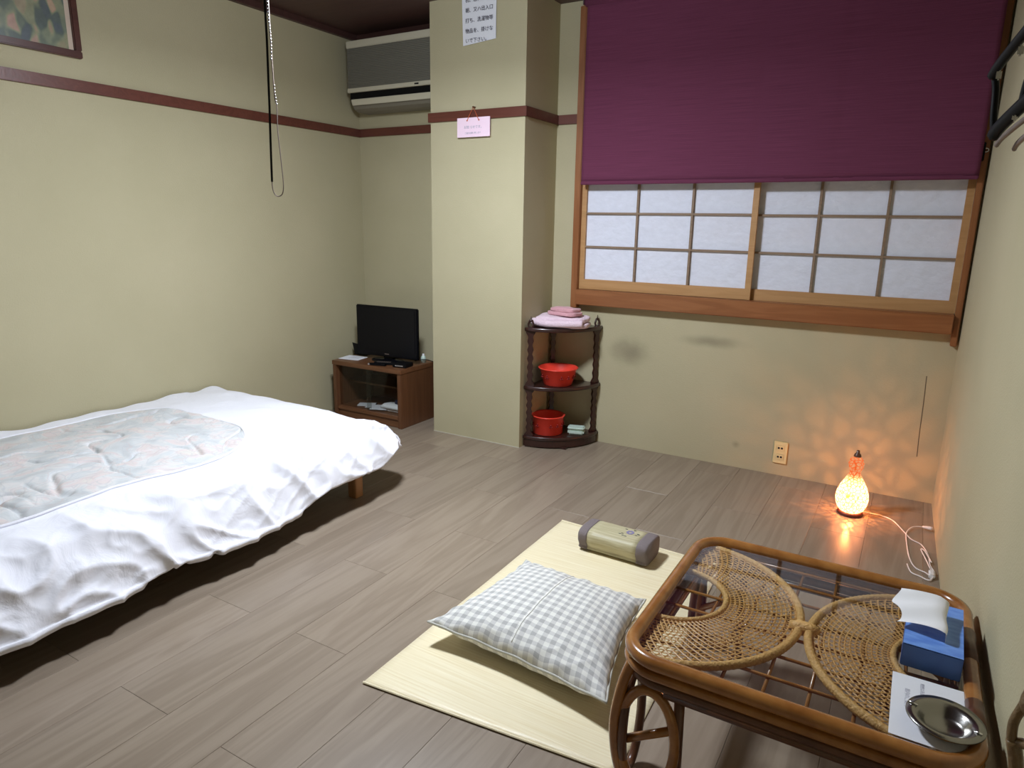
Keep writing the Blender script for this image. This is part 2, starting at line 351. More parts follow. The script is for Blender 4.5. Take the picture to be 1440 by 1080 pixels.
def tube(bm, pts, r, n=10, closed=False, flat=None, cap=True):
    """tube through pts; r number or list; flat=(a,b) half sizes of an oval section"""
    pts = [Vector(p) for p in pts]; k = len(pts); rs = r if isinstance(r, (list, tuple)) else [r]*k
    up = Vector((0, 0, 1)); rings = []; pn = None
    for i, p in enumerate(pts):
        if closed: t = pts[(i+1) % k]-pts[i-1]
        else: t = pts[min(i+1, k-1)]-pts[max(i-1, 0)]
        if t.length < 1e-9: t = Vector((0, 0, 1))
        t.normalize()
        if pn is None:
            a = up if abs(t.z) < .9 else Vector((0, 1, 0)); nn = (a - t*a.dot(t)).normalized()
        else:
            nn = pn - t*pn.dot(t)
            nn = nn.normalized() if nn.length > 1e-6 else pn
        pn = nn; bn = t.cross(nn)
        ring = []
        for j in range(n):
            an = 2*PI*j/n
            if flat: v = bn*math.cos(an)*flat[0] + nn*math.sin(an)*flat[1]
            else: v = (bn*math.cos(an)+nn*math.sin(an))*rs[i]
            ring.append(bm.verts.new(p+v))
        rings.append(ring)
    rng = range(k) if closed else range(k-1)
    for i in rng:
        a, b = rings[i], rings[(i+1) % k]
        for j in range(n): bm.faces.new((a[j], a[(j+1) % n], b[(j+1) % n], b[j]))
    if not closed and cap:
        bm.faces.new(rings[0][::-1]); bm.faces.new(rings[-1])
def T(*a, **k):
    bm = bmesh.new(); tube(bm, *a, **k); return bm
def smooth_path(pts, sub=8, closed=False):
    P = [Vector(p) for p in pts]; n = len(P); out = []
    rng = range(n) if closed else range(n-1)
    for i in rng:
        p0 = P[(i-1) % n] if closed or i > 0 else P[0]; p1 = P[i]; p2 = P[(i+1) % n]; p3 = P[(i+2) % n] if closed or i+2 < n else P[-1]
        for s in range(sub):
            t = s/sub
            out.append(.5*((2*p1)+(p2-p0)*t+(2*p0-5*p1+4*p2-p3)*t*t+(-p0+3*p1-3*p2+p3)*t**3))
    if not closed: out.append(P[-1])
    return out
def lathe(bm, prof, c=(0, 0, 0), n=40, cap=False):
    rings = []
    for r, z in prof:
        if r < 1e-6: rings.append([bm.verts.new((c[0], c[1], c[2]+z))]); continue
        rings.append([bm.verts.new((c[0]+r*math.cos(2*PI*j/n), c[1]+r*math.sin(2*PI*j/n), c[2]+z)) for j in range(n)])
    for a, b in zip(rings, rings[1:]):
        for j in range(n):
            j2 = (j+1) % n
            if len(a) == 1 and len(b) == 1: continue
            if len(a) == 1: bm.faces.new((a[0], b[j2], b[j]))
            elif len(b) == 1: bm.faces.new((a[j], a[j2], b[0]))
            else: bm.faces.new((a[j], a[j2], b[j2], b[j]))
    if cap: bm.faces.new(rings[0][::-1])
def prism(bm, poly, z0, z1):
    a = [bm.verts.new((x, y, z0)) for x, y in poly]; b = [bm.verts.new((x, y, z1)) for x, y in poly]
    bm.faces.new(a[::-1]); bm.faces.new(b); n = len(a)
    for i in range(n): bm.faces.new((a[i], a[(i+1) % n], b[(i+1) % n], b[i]))
def softbox(x0, x1, y0, y1, z0, z1, amp=.004, ns=22, seed=0, k=14, pw=5):
    """rounded pillow-like slab with a slightly wrinkled surface"""
    bm = bmesh.new(); nx = ny = k; nz = 5
    bmesh.ops.create_cube(bm, size=2); bmesh.ops.subdivide_edges(bm, edges=bm.edges[:], cuts=11, use_grid_fill=True)
    cx, cy, cz = (x0+x1)/2, (y0+y1)/2, (z0+z1)/2; hx, hy, hz = (x1-x0)/2, (y1-y0)/2, (z1-z0)/2
    for v in bm.verts:
        p = v.co; n_ = (abs(p.x)**pw+abs(p.y)**pw+abs(p.z)**pw)**(1/pw); q = p/n_
        d = noise.noise(Vector((q.x*hx*ns+seed, q.y*hy*ns, q.z*hz*ns)))*amp
        v.co = Vector((cx+q.x*(hx+d), cy+q.y*(hy+d), cz+q.z*(hz)+d*(1 if q.z > -.5 else 0)))
    return bm
def text_obj(name, body, size, material, parent, loc, rot, align='LEFT'):
    c = bpy.data.curves.new(name, 'FONT'); c.body = body; c.size = size; c.align_x = align; c.extrude = .0002
    c.space_line = 1.0
    t = bpy.data.objects.new(name, c); COL.objects.link(t)
    dg = bpy.context.evaluated_depsgraph_get(); me = bpy.data.meshes.new_from_object(t.evaluated_get(dg))
    bpy.data.objects.remove(t); me.name = name
    me.materials.clear(); me.materials.append(material)
    o = link(name, me, parent); o.location = loc; o.rotation_euler = rot
    return o
def struct(name, bm, m_, parent=None):
    o = obj(name, bm, m_, parent)
    if not parent: o['kind'] = 'structure'
    return o

# ------------------------------------------------------------------ ROOM SHELL
fl = struct('floor', B(XL-.1, .5, YF-.1, YB+.3, -.06, -.006), M['gap'])
PW, PL = .2235, .91
k = 0; meshes = {}
x0 = -2.07 - PW*7
while x0 < .36:
    xa, xb = max(x0, XL), min(x0+PW, .36)
    if xb - xa > .02:
        y0 = .92 - PL*3 + (PL*.5 if k % 2 else 0) + (k*37 % 5)*.04*0
        while y0 < YB:
            ya, yb = max(y0, YF), min(y0+PL, YB)
            if yb - ya > .02:
                key = (round(xb-xa, 3), round(yb-ya, 3))
                if key not in meshes:
                    hx, hy = (xb-xa)/2, (yb-ya)/2
                    b_ = B(-hx+.0003, hx-.0003, -hy+.0003, hy-.0003, -.006, 0)
                    for v in b_.verts:
                        pass
                    top = [e for e in b_.edges if all(v.co.z > -.001 for v in e.verts)]
                    bmesh.ops.bevel(b_, geom=top, offset=.0007, segments=1, affect='EDGES')
                    me = bpy.data.meshes.new('plank'); b_.to_mesh(me); b_.free(); me.materials.append(M['plank']); meshes[key] = me
                p = link('plank', meshes[key], fl); p.location = ((xa+xb)/2, (ya+yb)/2, 0)
            y0 += PL
    x0 += PW; k += 1
struct('ceiling', B(XL-.1, .5, YF-.1, YB+.1, ZC, ZC+.05), M['ceiling'])
struct('wall_left', B(XL-.1, XL, YF-.1, YB+.1, 0, ZC), M['wall'])
struct('wall_front', B(XL, .4, YF-.1, YF, 0, ZC), M['wall'])
bm = bmesh.new(); prism(bm, [(xr(YB+.1), YB+.1), (xr(YF-.1), YF-.1), (xr(YF)+.1, YF-.1), (xr(YF)+.1, YB+.1)], 0, ZC)
struct('wall_right', bm, M['wall'])
# back wall with the window opening
WX0, WX1, WZ0, WZ1 = -1.775, .165, .93, 2.38
bm = bmesh.new()
box(bm, XL, WX0, YB, YB+.1, 0, ZC); box(bm, WX1, xr(YB), YB, YB+.1, 0, ZC); box(bm, WX0, WX1, YB, YB+.1, 0, WZ0); box(bm, WX0, WX1, YB, YB+.1, WZ1, ZC)
struct('wall_back', bm, M['wall_b'])
struct('wall_column', B(CXL, CXR, CY, YB, 0, ZC), M['wall'])
# picture rail
rz0, rz1 = ZR-.026, ZR+.026
struct('trim_1', B(XL, XL+.014, YF, YB, rz0, rz1, bev=.002), M['rail'])
struct('trim_2', B(XL+.014, CXL, YB-.014, YB, rz0, rz1, bev=.002), M['rail'])
struct('trim_3', B(CXL-.012, CXR+.014, CY-.014, CY, rz0, rz1, bev=.002), M['rail'])
struct('trim_4', B(CXR, CXR+.014, CY, YB, rz0, rz1, bev=.002), M['rail'])
struct('trim_5', B(CXR+.014, -1.815, YB-.014, YB, rz0, rz1, bev=.002), M['rail'])
struct('trim_6', B(XL, XL+.03, YF, YB, ZC-.035, ZC), M['ceiling'])
struct('trim_7', B(XL+.03, CXL, YB-.03, YB, ZC-.035, ZC), M['ceiling'])
# thin sealant line at the foot of the column
struct('trim_8', B(CXL, CXR+.003, CY-.004, CY, 0, .004), mat('sealant', (.5, .47, .38), .7))
# thin brown line of the open wallpaper seam beside the right corner
o = obj('trim_9', T(smooth_path([(.093, YB-.0006, .64), (.098, YB-.0006, .5), (.101, YB-.0006, .35), (.106, YB-.0006, .23)], 5), .002, 5, flat=(.002, .0008)), mat('seam_brown_line', (.13, .11, .075), .9)); o['kind'] = 'structure'

# ------------------------------------------------------------------ WINDOW
wn = bpy.data.objects.new('window_1', None); COL.objects.link(wn); wn.location = (-.8, YB, .85); wn['kind'] = 'structure'
def wpart(name, bm, m_, parent=wn):
    bmesh.ops.translate(bm, verts=bm.verts, vec=(.8, -YB, -.85)); return obj(name, bm, m_, parent)
wpart('jamb', B(-1.815, WX0, YB-.042, YB+.06, .835, 2.51, bev=.003), M['frame_v'])
wpart('jamb', B(WX1, .192, YB-.042, YB+.06, .80, 2.51, bev=.003), M['frame_v'])
wpart('sill', B(-1.775, WX1, YB-.065, YB+.06, .858, .948, bev=.004), M['frame'])
wpart('head_rail', B(-1.775, WX1, YB-.042, YB+.06, 2.34, 2.44, bev=.003), M['frame'])
wpart('backing', B(-1.775, WX1, YB+.065, YB+.085, .93, 2.36), M['dark'])
for (xa, xb, yo, zb) in ((-1.775, -.768, .0, .950), (-.812, WX1, .030, .948)):
    st = .03; bt = .058; y0_, y1_ = YB+yo-.012, YB+yo+.012
    sb = bmesh.new()
    box(sb, xa, xa+st, y0_, y1_, zb, 2.34); box(sb, xb-st, xb, y0_, y1_, zb, 2.34)
    box(sb, xa+st, xb-st, y0_, y1_, zb, zb+bt); box(sb, xa+st, xb-st, y0_, y1_, 2.29, 2.34)
    sash = wpart('sash', sb, M['sash'])
    xs = [xa+st+(xb-xa-2*st)*i/3 for i in range(4)]; zs = [zb+bt+.193*i for i in range(7)]+[2.29]
    for i in (1, 2):
        wpart('muntin', B(xs[i]-.006, xs[i]+.006, y0_+.003, y1_-.006, zb+bt, 2.29), M['muntin'], sash)
    for z in zs[1:-1]:
        wpart('muntin', B(xa+st, xb-st, y0_+.004, y1_-.006, z-.0055, z+.0055), M['muntin'], sash)
    for i in range(3):
        for a, b_ in zip(zs, zs[1:]):
            wpart('pane', B(xs[i], xs[i+1], y1_-.006, y1_-.003, a, b_), M['washi'], sash)
bm = T([( .178 + .010*math.cos(a), YB-.052, 1.676+.008*math.sin(a)) for a in [2*PI*i/14 for i in range(14)]], .0028, 6, closed=True)
wpart('eye_hook', bm, M['chrome'])
wpart('cord_cleat', B(.163, .176, YB-.06, YB-.042, 1.63, 1.71, bev=.003), M['black_pl'])

# ------------------------------------------------------------------ ROLLER BLIND
bl = thing('roller_blind', 'plum purple woven roller blind lowered over the upper part of the window', 'blind', (-.79, 3.74, 2.45))
def loc(bm, l): bmesh.ops.translate(bm, verts=bm.verts, vec=-Vector(l)); return bm
bm = bmesh.new(); nx, nz = 90, 30; g = []
for j in range(nz+1):
    row = []
    for i in range(nx+1):
        u = i/nx; x = -1.758+1.925*u; z = 1.567+.945*j/nz
        y = 3.742+.0025*math.sin(u*17)+.003*math.sin(u*5+1)*(1-j/nz)
        for s in (.145, .50, .70, .86): y += .0035*math.exp(-((u-s)/.003)**2)
        row.append(bm.verts.new((x, y, z)))
    g.append(row)
for j in range(nz):
    for i in range(nx): bm.faces.new((g[j][i], g[j][i+1], g[j+1][i+1], g[j+1][i]))
f = obj('fabric', loc(bm, bl.location), M['blind'], bl, True)
sm = f.modifiers.new('thick', 'SOLIDIFY'); sm.thickness = .0015
obj('hem_bar', loc(B(-1.758, .167, 3.735, 3.749, 1.552, 1.572, bev=.004), bl.location), M['blind'], bl)
obj('roller_tube', loc(T([(-1.77, 3.752, 2.515), (.166, 3.752, 2.515)], .022, 16), bl.location), M['blind'], bl, True)
for x in (-1.776, .176): obj('bracket', loc(B(x-.003, x+.003, 3.725, 3.80, 2.50, 2.547), bl.location), M['chrome'], bl)

# ------------------------------------------------------------------ AIR CONDITIONER
ac = thing('air_conditioner', 'aged cream wall air conditioner with ribbed grey grille under the ceiling', 'air conditioner', (-3.0, YB, 2.05))
ax0, ax1 = -3.415, -2.612
bm = bmesh.new()   # body in cross-section y,z
prof = [(3.802, 2.46), (3.615, 2.46), (3.612, 2.40), (3.622, 2.15), (3.632, 2.10), (3.660, 2.055), (3.70, 2.04), (3.802, 2.04)]
a = [bm.verts.new((ax0, y, z)) for y, z in prof]; b_ = [bm.verts.new((ax1, y, z)) for y, z in prof]
bm.faces.new(a); bm.faces.new(b_[::-1])
for i in range(len(prof)):
    j = (i+1) % len(prof); bm.faces.new((a[i], b_[i], b_[j], a[j]))
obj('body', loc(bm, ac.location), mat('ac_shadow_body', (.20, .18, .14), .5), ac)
obj('top_strip', loc(B(ax0, ax1, 3.598, 3.64, 2.418, 2.462, bev=.004), ac.location), M['ac_body'], ac)
obj('grille_back', loc(B(ax0+.004, ax1-.004, 3.606, 3.64, 2.175, 2.418), ac.location), M['ac_grille'], ac)
gr = bmesh.new()
for i in range(24):
    z = 2.18+.0101*i; box(gr, ax0+.006, ax1-.006, 3.600, 3.607, z, z+.0055)
o = obj('grille_ribs', loc(gr, ac.location), M['ac_grille'], ac); o['kind'] = 'stuff'
obj('lower_strip', loc(B(ax0, ax1, 3.598, 3.64, 2.150, 2.176, bev=.003), ac.location), M['ac_body'], ac)
obj('air_outlet', loc(B(ax0+.01, ax1-.01, 3.616, 3.64, 2.105, 2.150), ac.location), M['black_pl'], ac)
fb = B(ax0+.015, ax1-.01, -.004, .004, -.019, .019, bev=.003)
bmesh.ops.rotate(fb, verts=fb.verts, cent=(0, 0, 0), matrix=Matrix.Rotation(.35, 3, 'X')); bmesh.ops.translate(fb, verts=fb.verts, vec=(0, 3.622, 2.092))
obj('louver_flap', loc(fb, ac.location), M['ac_body'], ac)
obj('indicator', loc(B(-2.85, -2.82, 3.594, 3.60, 2.158, 2.166), ac.location), M['black_pl'], ac)

# ------------------------------------------------------------------ PICTURE on the left wall
pc = thing('framed_picture', 'dark wooden framed garden crowd painting high on the left wall', 'picture', (XL, 1.5, 2.2))
py0, py1, pz0, pz1, fw = .95, 1.945, 2.045, 2.53, .032
obj('frame_rail', loc(B(XL, XL+.022, py0, py1, pz0, pz0+fw, bev=.004), pc.location), M['frame_pic'], pc)
obj('frame_rail', loc(B(XL, XL+.022, py0, py1, pz1-fw, pz1, bev=.004), pc.location), M['frame_pic'], pc)
obj('frame_rail', loc(B(XL, XL+.022, py1-fw, py1, pz0+fw, pz1-fw, bev=.004), pc.location), M['frame_pic'], pc)
obj('frame_rail', loc(B(XL, XL+.022, py0, py0+fw, pz0+fw, pz1-fw, bev=.004), pc.location), M['frame_pic'], pc)
obj('mount', loc(B(XL, XL+.008, py0+fw, py1-fw, pz0+fw, pz1-fw), pc.location), M['mount'], pc)
obj('canvas', loc(B(XL+.008, XL+.010, py0+fw+.02, py1-fw-.022, pz0+fw, pz1-fw-.02), pc.location), M['painting'], pc)

# ------------------------------------------------------------------ COLUMN SIGNS
nt_ = thing('paper_notice', 'white paper notice with Japanese lines taped high on the column', 'notice', (-2.26, CY, 2.4))
bm = bmesh.new(); vs_ = [(-2.378, CY-.002, 2.545), (-2.15, CY-.002, 2.545), (-2.150, CY-.007, 2.307), (-2.366, CY-.007, 2.290)]
g = [[None]*9 for _ in range(9)]
for j in range(9):
    for i in range(9):
        u, v_ = i/8, j/8; p = (Vector(vs_[3])*(1-u)+Vector(vs_[2])*u)*(1-v_)+(Vector(vs_[0])*(1-u)+Vector(vs_[1])*u)*v_
        p.y -= .003*math.sin(v_*PI)*u; g[j][i] = bm.verts.new(p)
for j in range(8):
    for i in range(8): bm.faces.new((g[j][i], g[j][i+1], g[j+1][i+1], g[j+1][i]))
o = obj('sheet', loc(bm, nt_.location), M['paper'], nt_); s_ = o.modifiers.new('t', 'SOLIDIFY'); s_.thickness = .0006
for i, (ln, z) in enumerate((('机、窓、入口', 2.508), ('朝、又ハ出入口', 2.457), ('打ち、洗濯物等', 2.405), ('物品を、掛けな', 2.352), ('いで下さい。', 2.303))):
    text_obj('text_line', ln, .026, M['ink'], nt_, Vector((-2.348, CY-.0125, z))-Vector(nt_.location), (PI/2, 0, 0))
pk = thing('hanging_card', 'small pink card hanging by an orange string on the column', 'sign', (-2.286, CY, 1.85))
obj('card', loc(B(-2.398, -2.176, CY-.022, CY-.017, 1.804, 1.909, bev=.001), pk.location), M['pinkcard'], pk)
obj('string', loc(T([(-2.326, CY-.024, 1.895), (-2.288, CY-.021, 1.964), (-2.250, CY-.024, 1.895)], .0022, 6), pk.location), M['orange_str'], pk)
obj('pin', loc(T([(-2.288, CY, 1.964), (-2.288, CY-.024, 1.964)], .005, 8), pk.location), M['cane_dk'], pk)
for x in (-2.328, -2.248): obj('grommet', loc(T([(x, CY-.020, 1.893), (x, CY-.025, 1.893)], .004, 8), pk.location), M['orange_str'], pk)
text_obj('text_line', 'お知 らせです。', .018, M['ink_soft'], pk, Vector((-2.35, CY-.0228, 1.851))-Vector(pk.location), (PI/2, 0, 0))
text_obj('text_line', 'ご協力お願い致します', .011, M['ink_soft'], pk, Vector((-2.345, CY-.0228, 1.822))-Vector(pk.location), (PI/2, 0, 0))

# ------------------------------------------------------------------ WALL OUTLET
ot = thing('wall_outlet', 'cream double wall outlet plate low on the wall below the window', 'outlet', (-.53, YB, .133))
obj('plate', loc(B(-.567, -.491, YB-.008, YB, .068, .196, bev=.004), ot.location), M['cream'], ot)
for z in (.158, .108):
    s = obj('socket', loc(B(-.552, -.508, YB-.010, YB-.006, z-.016, z+.016, bev=.002), ot.location), M['cream'], ot)
    for x in (-.541, -.525): obj('slot', loc(B(x-.003, x+.0075, YB-.0108, YB-.009, z-.005, z+.005), ot.location), M['dark'], s)

# ------------------------------------------------------------------ CEILING LAMP (above the frame) and its pull cord
cl = thing('ceiling_lamp', 'round white ceiling lamp hanging over the middle of the room', 'lamp', (LAMP.x, LAMP.y, 2.38))
bm = bmesh.new(); lathe(bm, [(0, .07), (.05, .07), (.24, .03), (.25, .0), (.23, .0), (.045, .055), (0, .055)], n=48); obj('shade', bm, M['white_pl'], cl, True)
obj('stem', T([(0, 0, .07), (0, 0, ZC-2.38)], .012, 12), M['white_pl'], cl, True)
pcx, pcy = -1.9, 1.68
pc2 = thing('pull_cord', 'dark looped lamp pull cord with shiny bead chain hanging by the left wall', 'cord', (pcx, pcy, 1.40))
# direction across the view so that the loop opens to the camera
dx, dy = Vector((.76, .65)).normalized()
def cp(s, z): return (dx*s*1.15, dy*s*1.15, z-1.40)
obj('strap', T([cp(-.022, 2.38), cp(-.023, 1.90), cp(-.027, 1.70), cp(-.031, 1.55), cp(-.033, 1.455)], .004, 8, flat=(.0055, .0015)), M['black_pl'], pc2)
obj('loop', T(smooth_path([cp(-.033, 1.458), cp(-.032, 1.432), cp(-.026, 1.413), cp(-.016, 1.408), cp(-.005, 1.418), cp(-.001, 1.45), cp(-.004, 1.53), cp(-.008, 1.62), cp(-.007, 1.70), cp(-.012, 1.78), cp(-.014, 2.38)], 6), .0018, 6), M['taupe'], pc2)
bm = bmesh.new()
for i in range(54):
    bmesh.ops.create_icosphere(bm, subdivisions=1, radius=.0034, matrix=Matrix.Translation(cp(-.0145+.002*math.sin(i*.3), 1.84+.0100*i)))
for i in range(7):
    bmesh.ops.create_icosphere(bm, subdivisions=1, radius=.0026, matrix=Matrix.Translation(cp(-.0105+.0006*i, 1.76-.0095*i)))
o = obj('bead_chain', bm, mat('dull_chain', (.40, .42, .48), .25, 1), pc2, True); o['kind'] = 'stuff'

# ------------------------------------------------------------------ TV CABINET
tc_ = thing('tv_cabinet', 'low walnut television cabinet with sliding glass doors in the alcove', 'cabinet', (-3.09, 3.52, 0))
def cb(name, *a, m_='cab', bev=.003): return obj(name, loc(B(*a, bev=bev), tc_.location), M[m_], tc_)
X0, X1, Y0, Y1, ZT = -3.39, -2.79, 3.33, 3.70, .397
cb('top_panel', X0-.002, X1+.002, Y0-.004, Y1, ZT-.030, ZT)
cb('side_panel', X0, X0+.032, Y0, Y1, 0, ZT-.03, m_='cab_v'); cb('side_panel', X1-.032, X1, Y0, Y1, 0, ZT-.03, m_='cab_v')
cb('bottom_panel', X0+.032, X1-.032, Y0+.004, Y1-.01, .055, .078)
cb('plinth', X0+.032, X1-.032, Y0+.014, Y0+.03, .0, .055)
cb('back_panel', X0+.032, X1-.032, Y1-.01, Y1-.002, .02, ZT-.03)
cb('inner_shelf', X0+.032, X1-.032, Y0+.12, Y1-.01, .228, .242)
for xa, xb, y in ((X0+.034, -3.075, Y0+.030), (-3.105, X1-.034, Y0+.020)):
    d = cb('glass_door', xa, xb, y, y+.004, .080, ZT-.032, m_='cabglass', bev=0)
# television
tv = thing('television', 'black flat screen television standing on the walnut cabinet', 'television', (-3.055, 3.52, ZT), math.radians(3))
obj('bezel', B(-.256, .256, -.014, .012, .030, .374, bev=.006), M['black_gl'], tv)
obj('screen', B(-.236, .236, -.0165, -.013, .072, .356), M['black_gl'], tv)
obj('rear_shell', B(-.20, .20, .012, .052, .09, .33, bev=.015), M['black_pl'], tv)
obj('neck', B(-.04, .04, .0, .035, .014, .10, bev=.004), M['black_pl'], tv)
bm = bmesh.new(); lathe(bm, [(0, 0), (.12, 0), (.12, .006), (.105, .014), (0, .016)], n=40); bmesh.ops.scale(bm, vec=(1.1, .58, 1), verts=bm.verts); bmesh.ops.translate(bm, verts=bm.verts, vec=(0, .0, 0))
obj('base', bm, M['black_gl'], tv, True)
obj('badge', B(-.018, .018, -.0150, -.0135, .048, .053), M['taupe'], tv)
# things on the cabinet top
o = thing('paper_booklet', 'white booklet lying at the left end of the cabinet top', 'booklet', (-3.325, 3.46, ZT), math.radians(10))
obj('cover', B(-.072, .085, -.065, .065, 0, .004, bev=.001), M['paper'], o)
for i, y in enumerate((.03, .005, -.02)): obj('text_line', B(-.02, .06, y, y+.006, .004, .0043), M['ink_soft'], o)
o = thing('folded_card_stand', 'black folded card stand leaning open behind the left of the television', 'stand', (-3.40, 3.60, ZT), math.radians(-8))
bm = bmesh.new(); vs_ = [(-.068, .0, .076), (-.012, -.025, .004), (.12, -.025, .004), (.12, .02, .058)]
bm.faces.new([bm.verts.new(v) for v in vs_]); q = obj('panel', bm, M['black_pl'], o); q.modifiers.new('t', 'SOLIDIFY').thickness = .003
obj('foot', B(-.02, .09, -.03, .03, 0, .003), M['black_pl'], o)
o = thing('remote_control', 'dark grey remote control lying before the television', 'remote', (-2.995, 3.415, ZT), math.radians(22))
obj('body', B(-.075, .075, -.02, .02, 0, .017, bev=.006), M['black_pl'], o)
bm = bmesh.new()
for i in range(7):
    for j in range(3): box(bm, -.05+.014*i, -.043+.014*i, -.012+.009*j, -.006+.009*j, .017, .0185)
q = obj('buttons', bm, M['taupe'], o); q['kind'] = 'stuff'
o = thing('remote_control', 'slim black remote with silver tip nearer the cabinet front edge', 'remote', (-3.01, 3.366, ZT), math.radians(12))
obj('body', B(-.06, .06, -.014, .014, 0, .014, bev=.005), M['black_gl'], o); obj('silver_tip', B(-.072, -.058, -.012, .012, 0, .013, bev=.003), M['chrome'], o)
o = thing('tuner_box', 'flat black tuner box at the right end of the cabinet top', 'box', (-2.855, 3.435, ZT), math.radians(8))
obj('case', B(-.052, .05, -.05, .05, 0, .026, bev=.004), M['black_pl'], o); obj('label_strip', B(-.03, .03, -.0515, -.0495, .01, .016), M['chrome'], o)
o = thing('small_green_bottle', 'small pale green bottle standing behind the right of the television', 'bottle', (-2.83, 3.62, ZT))
bm = bmesh.new(); lathe(bm, [(0, 0), (.017, 0), (.018, .03), (.014, .042), (.007, .048)]); obj('bottle_body', bm, M['green_pl'], o, True)
bm = bmesh.new(); lathe(bm, [(.008, .046), (.008, .06), (0, .061)], n=16); obj('cap', bm, M['white_pl'], o, True)
o = tag(obj('power_cable', T(smooth_path([(-2.85, 3.55, ZT+.02), (-2.81, 3.60, ZT+.025), (-2.78, 3.64, ZT+.012), (-2.74, 3.68, ZT-.03), (-2.70, 3.72, ZT-.2), (-2.69, 3.74, .05)], 6), .003, 6), M['black_pl']), 'black cable running off the right end of the television cabinet', 'cable')
# things inside the cabinet
o = thing('folded_towel', 'white ribbed towel rolled up inside the television cabinet', 'towel', (-2.93, 3.45, .078))
bm = bmesh.new()
for i in range(12):
    x = -.085+.0155*i; tube(bm, [(x, -.055, .026), (x, -.02, .034), (x, .05, .03)], [.012, .014, .011], 8)
obj('rib', bm, M['tissue'], o, True)['kind'] = 'stuff'
obj('towel_roll', softbox(-.095, .092, -.05, .06, .0, .04, seed=3), M['tissue'], o, True)
for i, (x, y, rz) in enumerate(((-3.20, 3.46, .5), (-3.11, 3.44, .42), (-3.04, 3.41, .38))):
    o = thing('leaflet', ('leftmost white leaflet inside the television cabinet', 'middle white leaflet with dark edge inside the television cabinet', 'white leaflet beside the ribbed towel inside the cabinet')[i], 'leaflet', (x, y, .078+.004*i), rz, 'leaflets in the television cabinet')
    obj('sheet', B(-.065, .055, -.035, .035, 0, .006, bev=.001), M['paper'], o); obj('dark_edge', B(.055, .062, -.035, .035, 0, .0065), M['black_pl'], o)
o = tag(obj('dark_blue_pouch', softbox(-.028, .028, -.02, .02, 0, .03, seed=5), mat('navy_cloth', (.01, .015, .05), .8), None, True), 'small navy pouch on top of the ribbed towel in the cabinet', 'pouch'); o.location = (-2.925, 3.47, .12)

# ------------------------------------------------------------------ CORNER SHELF
CX, CYY = CXR+.006, YB-.004   # back corner
cs = thing('corner_shelf', 'dark mahogany three tier corner shelf with wavy posts beside the column', 'shelf', (CX, CYY, 0))
RR = .345
def quarter(z0, z1, R=RR, name='shelf_board', ins=0):
    bm = bmesh.new(); poly = [(ins, -ins), (ins, -R)]+[(R*math.sin(a)+0, -R*math.cos(a)) for a in [PI/2*i/16 for i in range(1, 16)]]+[(R, -ins)]
    prism(bm, poly, z0, z1)
    return obj(name, bm, M['shelfwood'], cs)
for z in (.062, .372, .725):
    quarter(z-.008, z+.006); 
    bm = bmesh.new(); n = 18   # raised lip along the curved front
    tube(bm, [((RR-.004)*math.sin(PI/2*i/n), -(RR-.004)*math.cos(PI/2*i/n), z-.001) for i in range(n+1)], .011, 8, flat=(.006, .012)); obj('lip', bm, M['shelfwood'], cs, True)
bm = bmesh.new(); n = 16
inner = [((RR-.018)*math.sin(PI/2*i/n), -(RR-.018)*math.cos(PI/2*i/n)) for i in range(n+1)]; outer = [((RR-.006)*math.sin(PI/2*i/n), -(RR-.006)*math.cos(PI/2*i/n)) for i in range(n+1)]
prism(bm, outer+inner[::-1], .008, .054); obj('skirt', bm, M['shelfwood'], cs)
def wavy_post(name, px, py, rz, z0, z1, hw=.021):
    bm = bmesh.new(); L_, R2 = [], []; n = 60
    for i in range(n+1):
        t = i/n; z = z0+(z1-z0)*t
        wv = hw*(.70+.16*math.sin(t*2*PI*6.5)) + hw*.55*(math.exp(-((t)/.08)**2)+math.exp(-((1-t)/.10)**2))
        L_.append((-wv, z)); R2.append((wv, z))
    poly = L_+R2[::-1]; th = .007
    for s in (-th, th): pass
    a = [bm.verts.new((x, -th, z)) for x, z in poly]; b_ = [bm.verts.new((x, th, z)) for x, z in poly]
    m_ = len(L_)
    for i in range(m_-1):
        l0, l1, r0, r1 = i, i+1, 2*m_-1-i, 2*m_-2-i
        bm.faces.new((a[l0], a[r0], a[r1], a[l1])); bm.faces.new((b_[l1], b_[r1], b_[r0], b_[l0]))
        bm.faces.new((a[l1], b_[l1], b_[l0], a[l0])); bm.faces.new((a[r0], b_[r0], b_[r1], a[r1]))
    bm.faces.new((a[0], b_[0], b_[-1], a[-1])); bm.faces.new((a[m_-1], a[m_], b_[m_], b_[m_-1]))
    o = obj(name, bm, M['shelfwood'], cs); o.location = (px, py, 0); o.rotation_euler = (0, 0, rz); return o
for (px, py, rz) in ((.028, -RR+.022, .35), (RR-.028, -.020, PI/4+.3)):
    wavy_post('post', px, py, rz, .066, .366); wavy_post('post', px, py, rz, .378, .719)
    bm = bmesh.new()   # pointed finial with a pierced eye
    tube(bm, [(.015*math.sin(a)*(1-.25*math.cos(a)), 0, .748-.018*math.cos(a)+(.012 if abs(a-PI) < .4 else 0)) for a in [2*PI*i/16 for i in range(16)]], .006, 8, closed=True)
    tube(bm, [(0, 0, .726), (0, 0, .737)], .016, 8); tube(bm, [(0, 0, .768), (0, 0, .80)], [.007, .0015], 8)
    o = obj('finial', bm, M['shelfwood'], cs, True); o.location = (px, py, 0); o.rotation_euler = (0, 0, rz)
    o = obj('foot', B(-.02, .02, -.008, .008, 0, .012), M['shelfwood'], cs); o.location = (px, py, 0); o.rotation_euler = (0, 0, rz)
wavy_post('post', .024, -.024, PI/4, .066, .366, .02); wavy_post('post', .024, -.024, PI/4, .378, .719, .02)
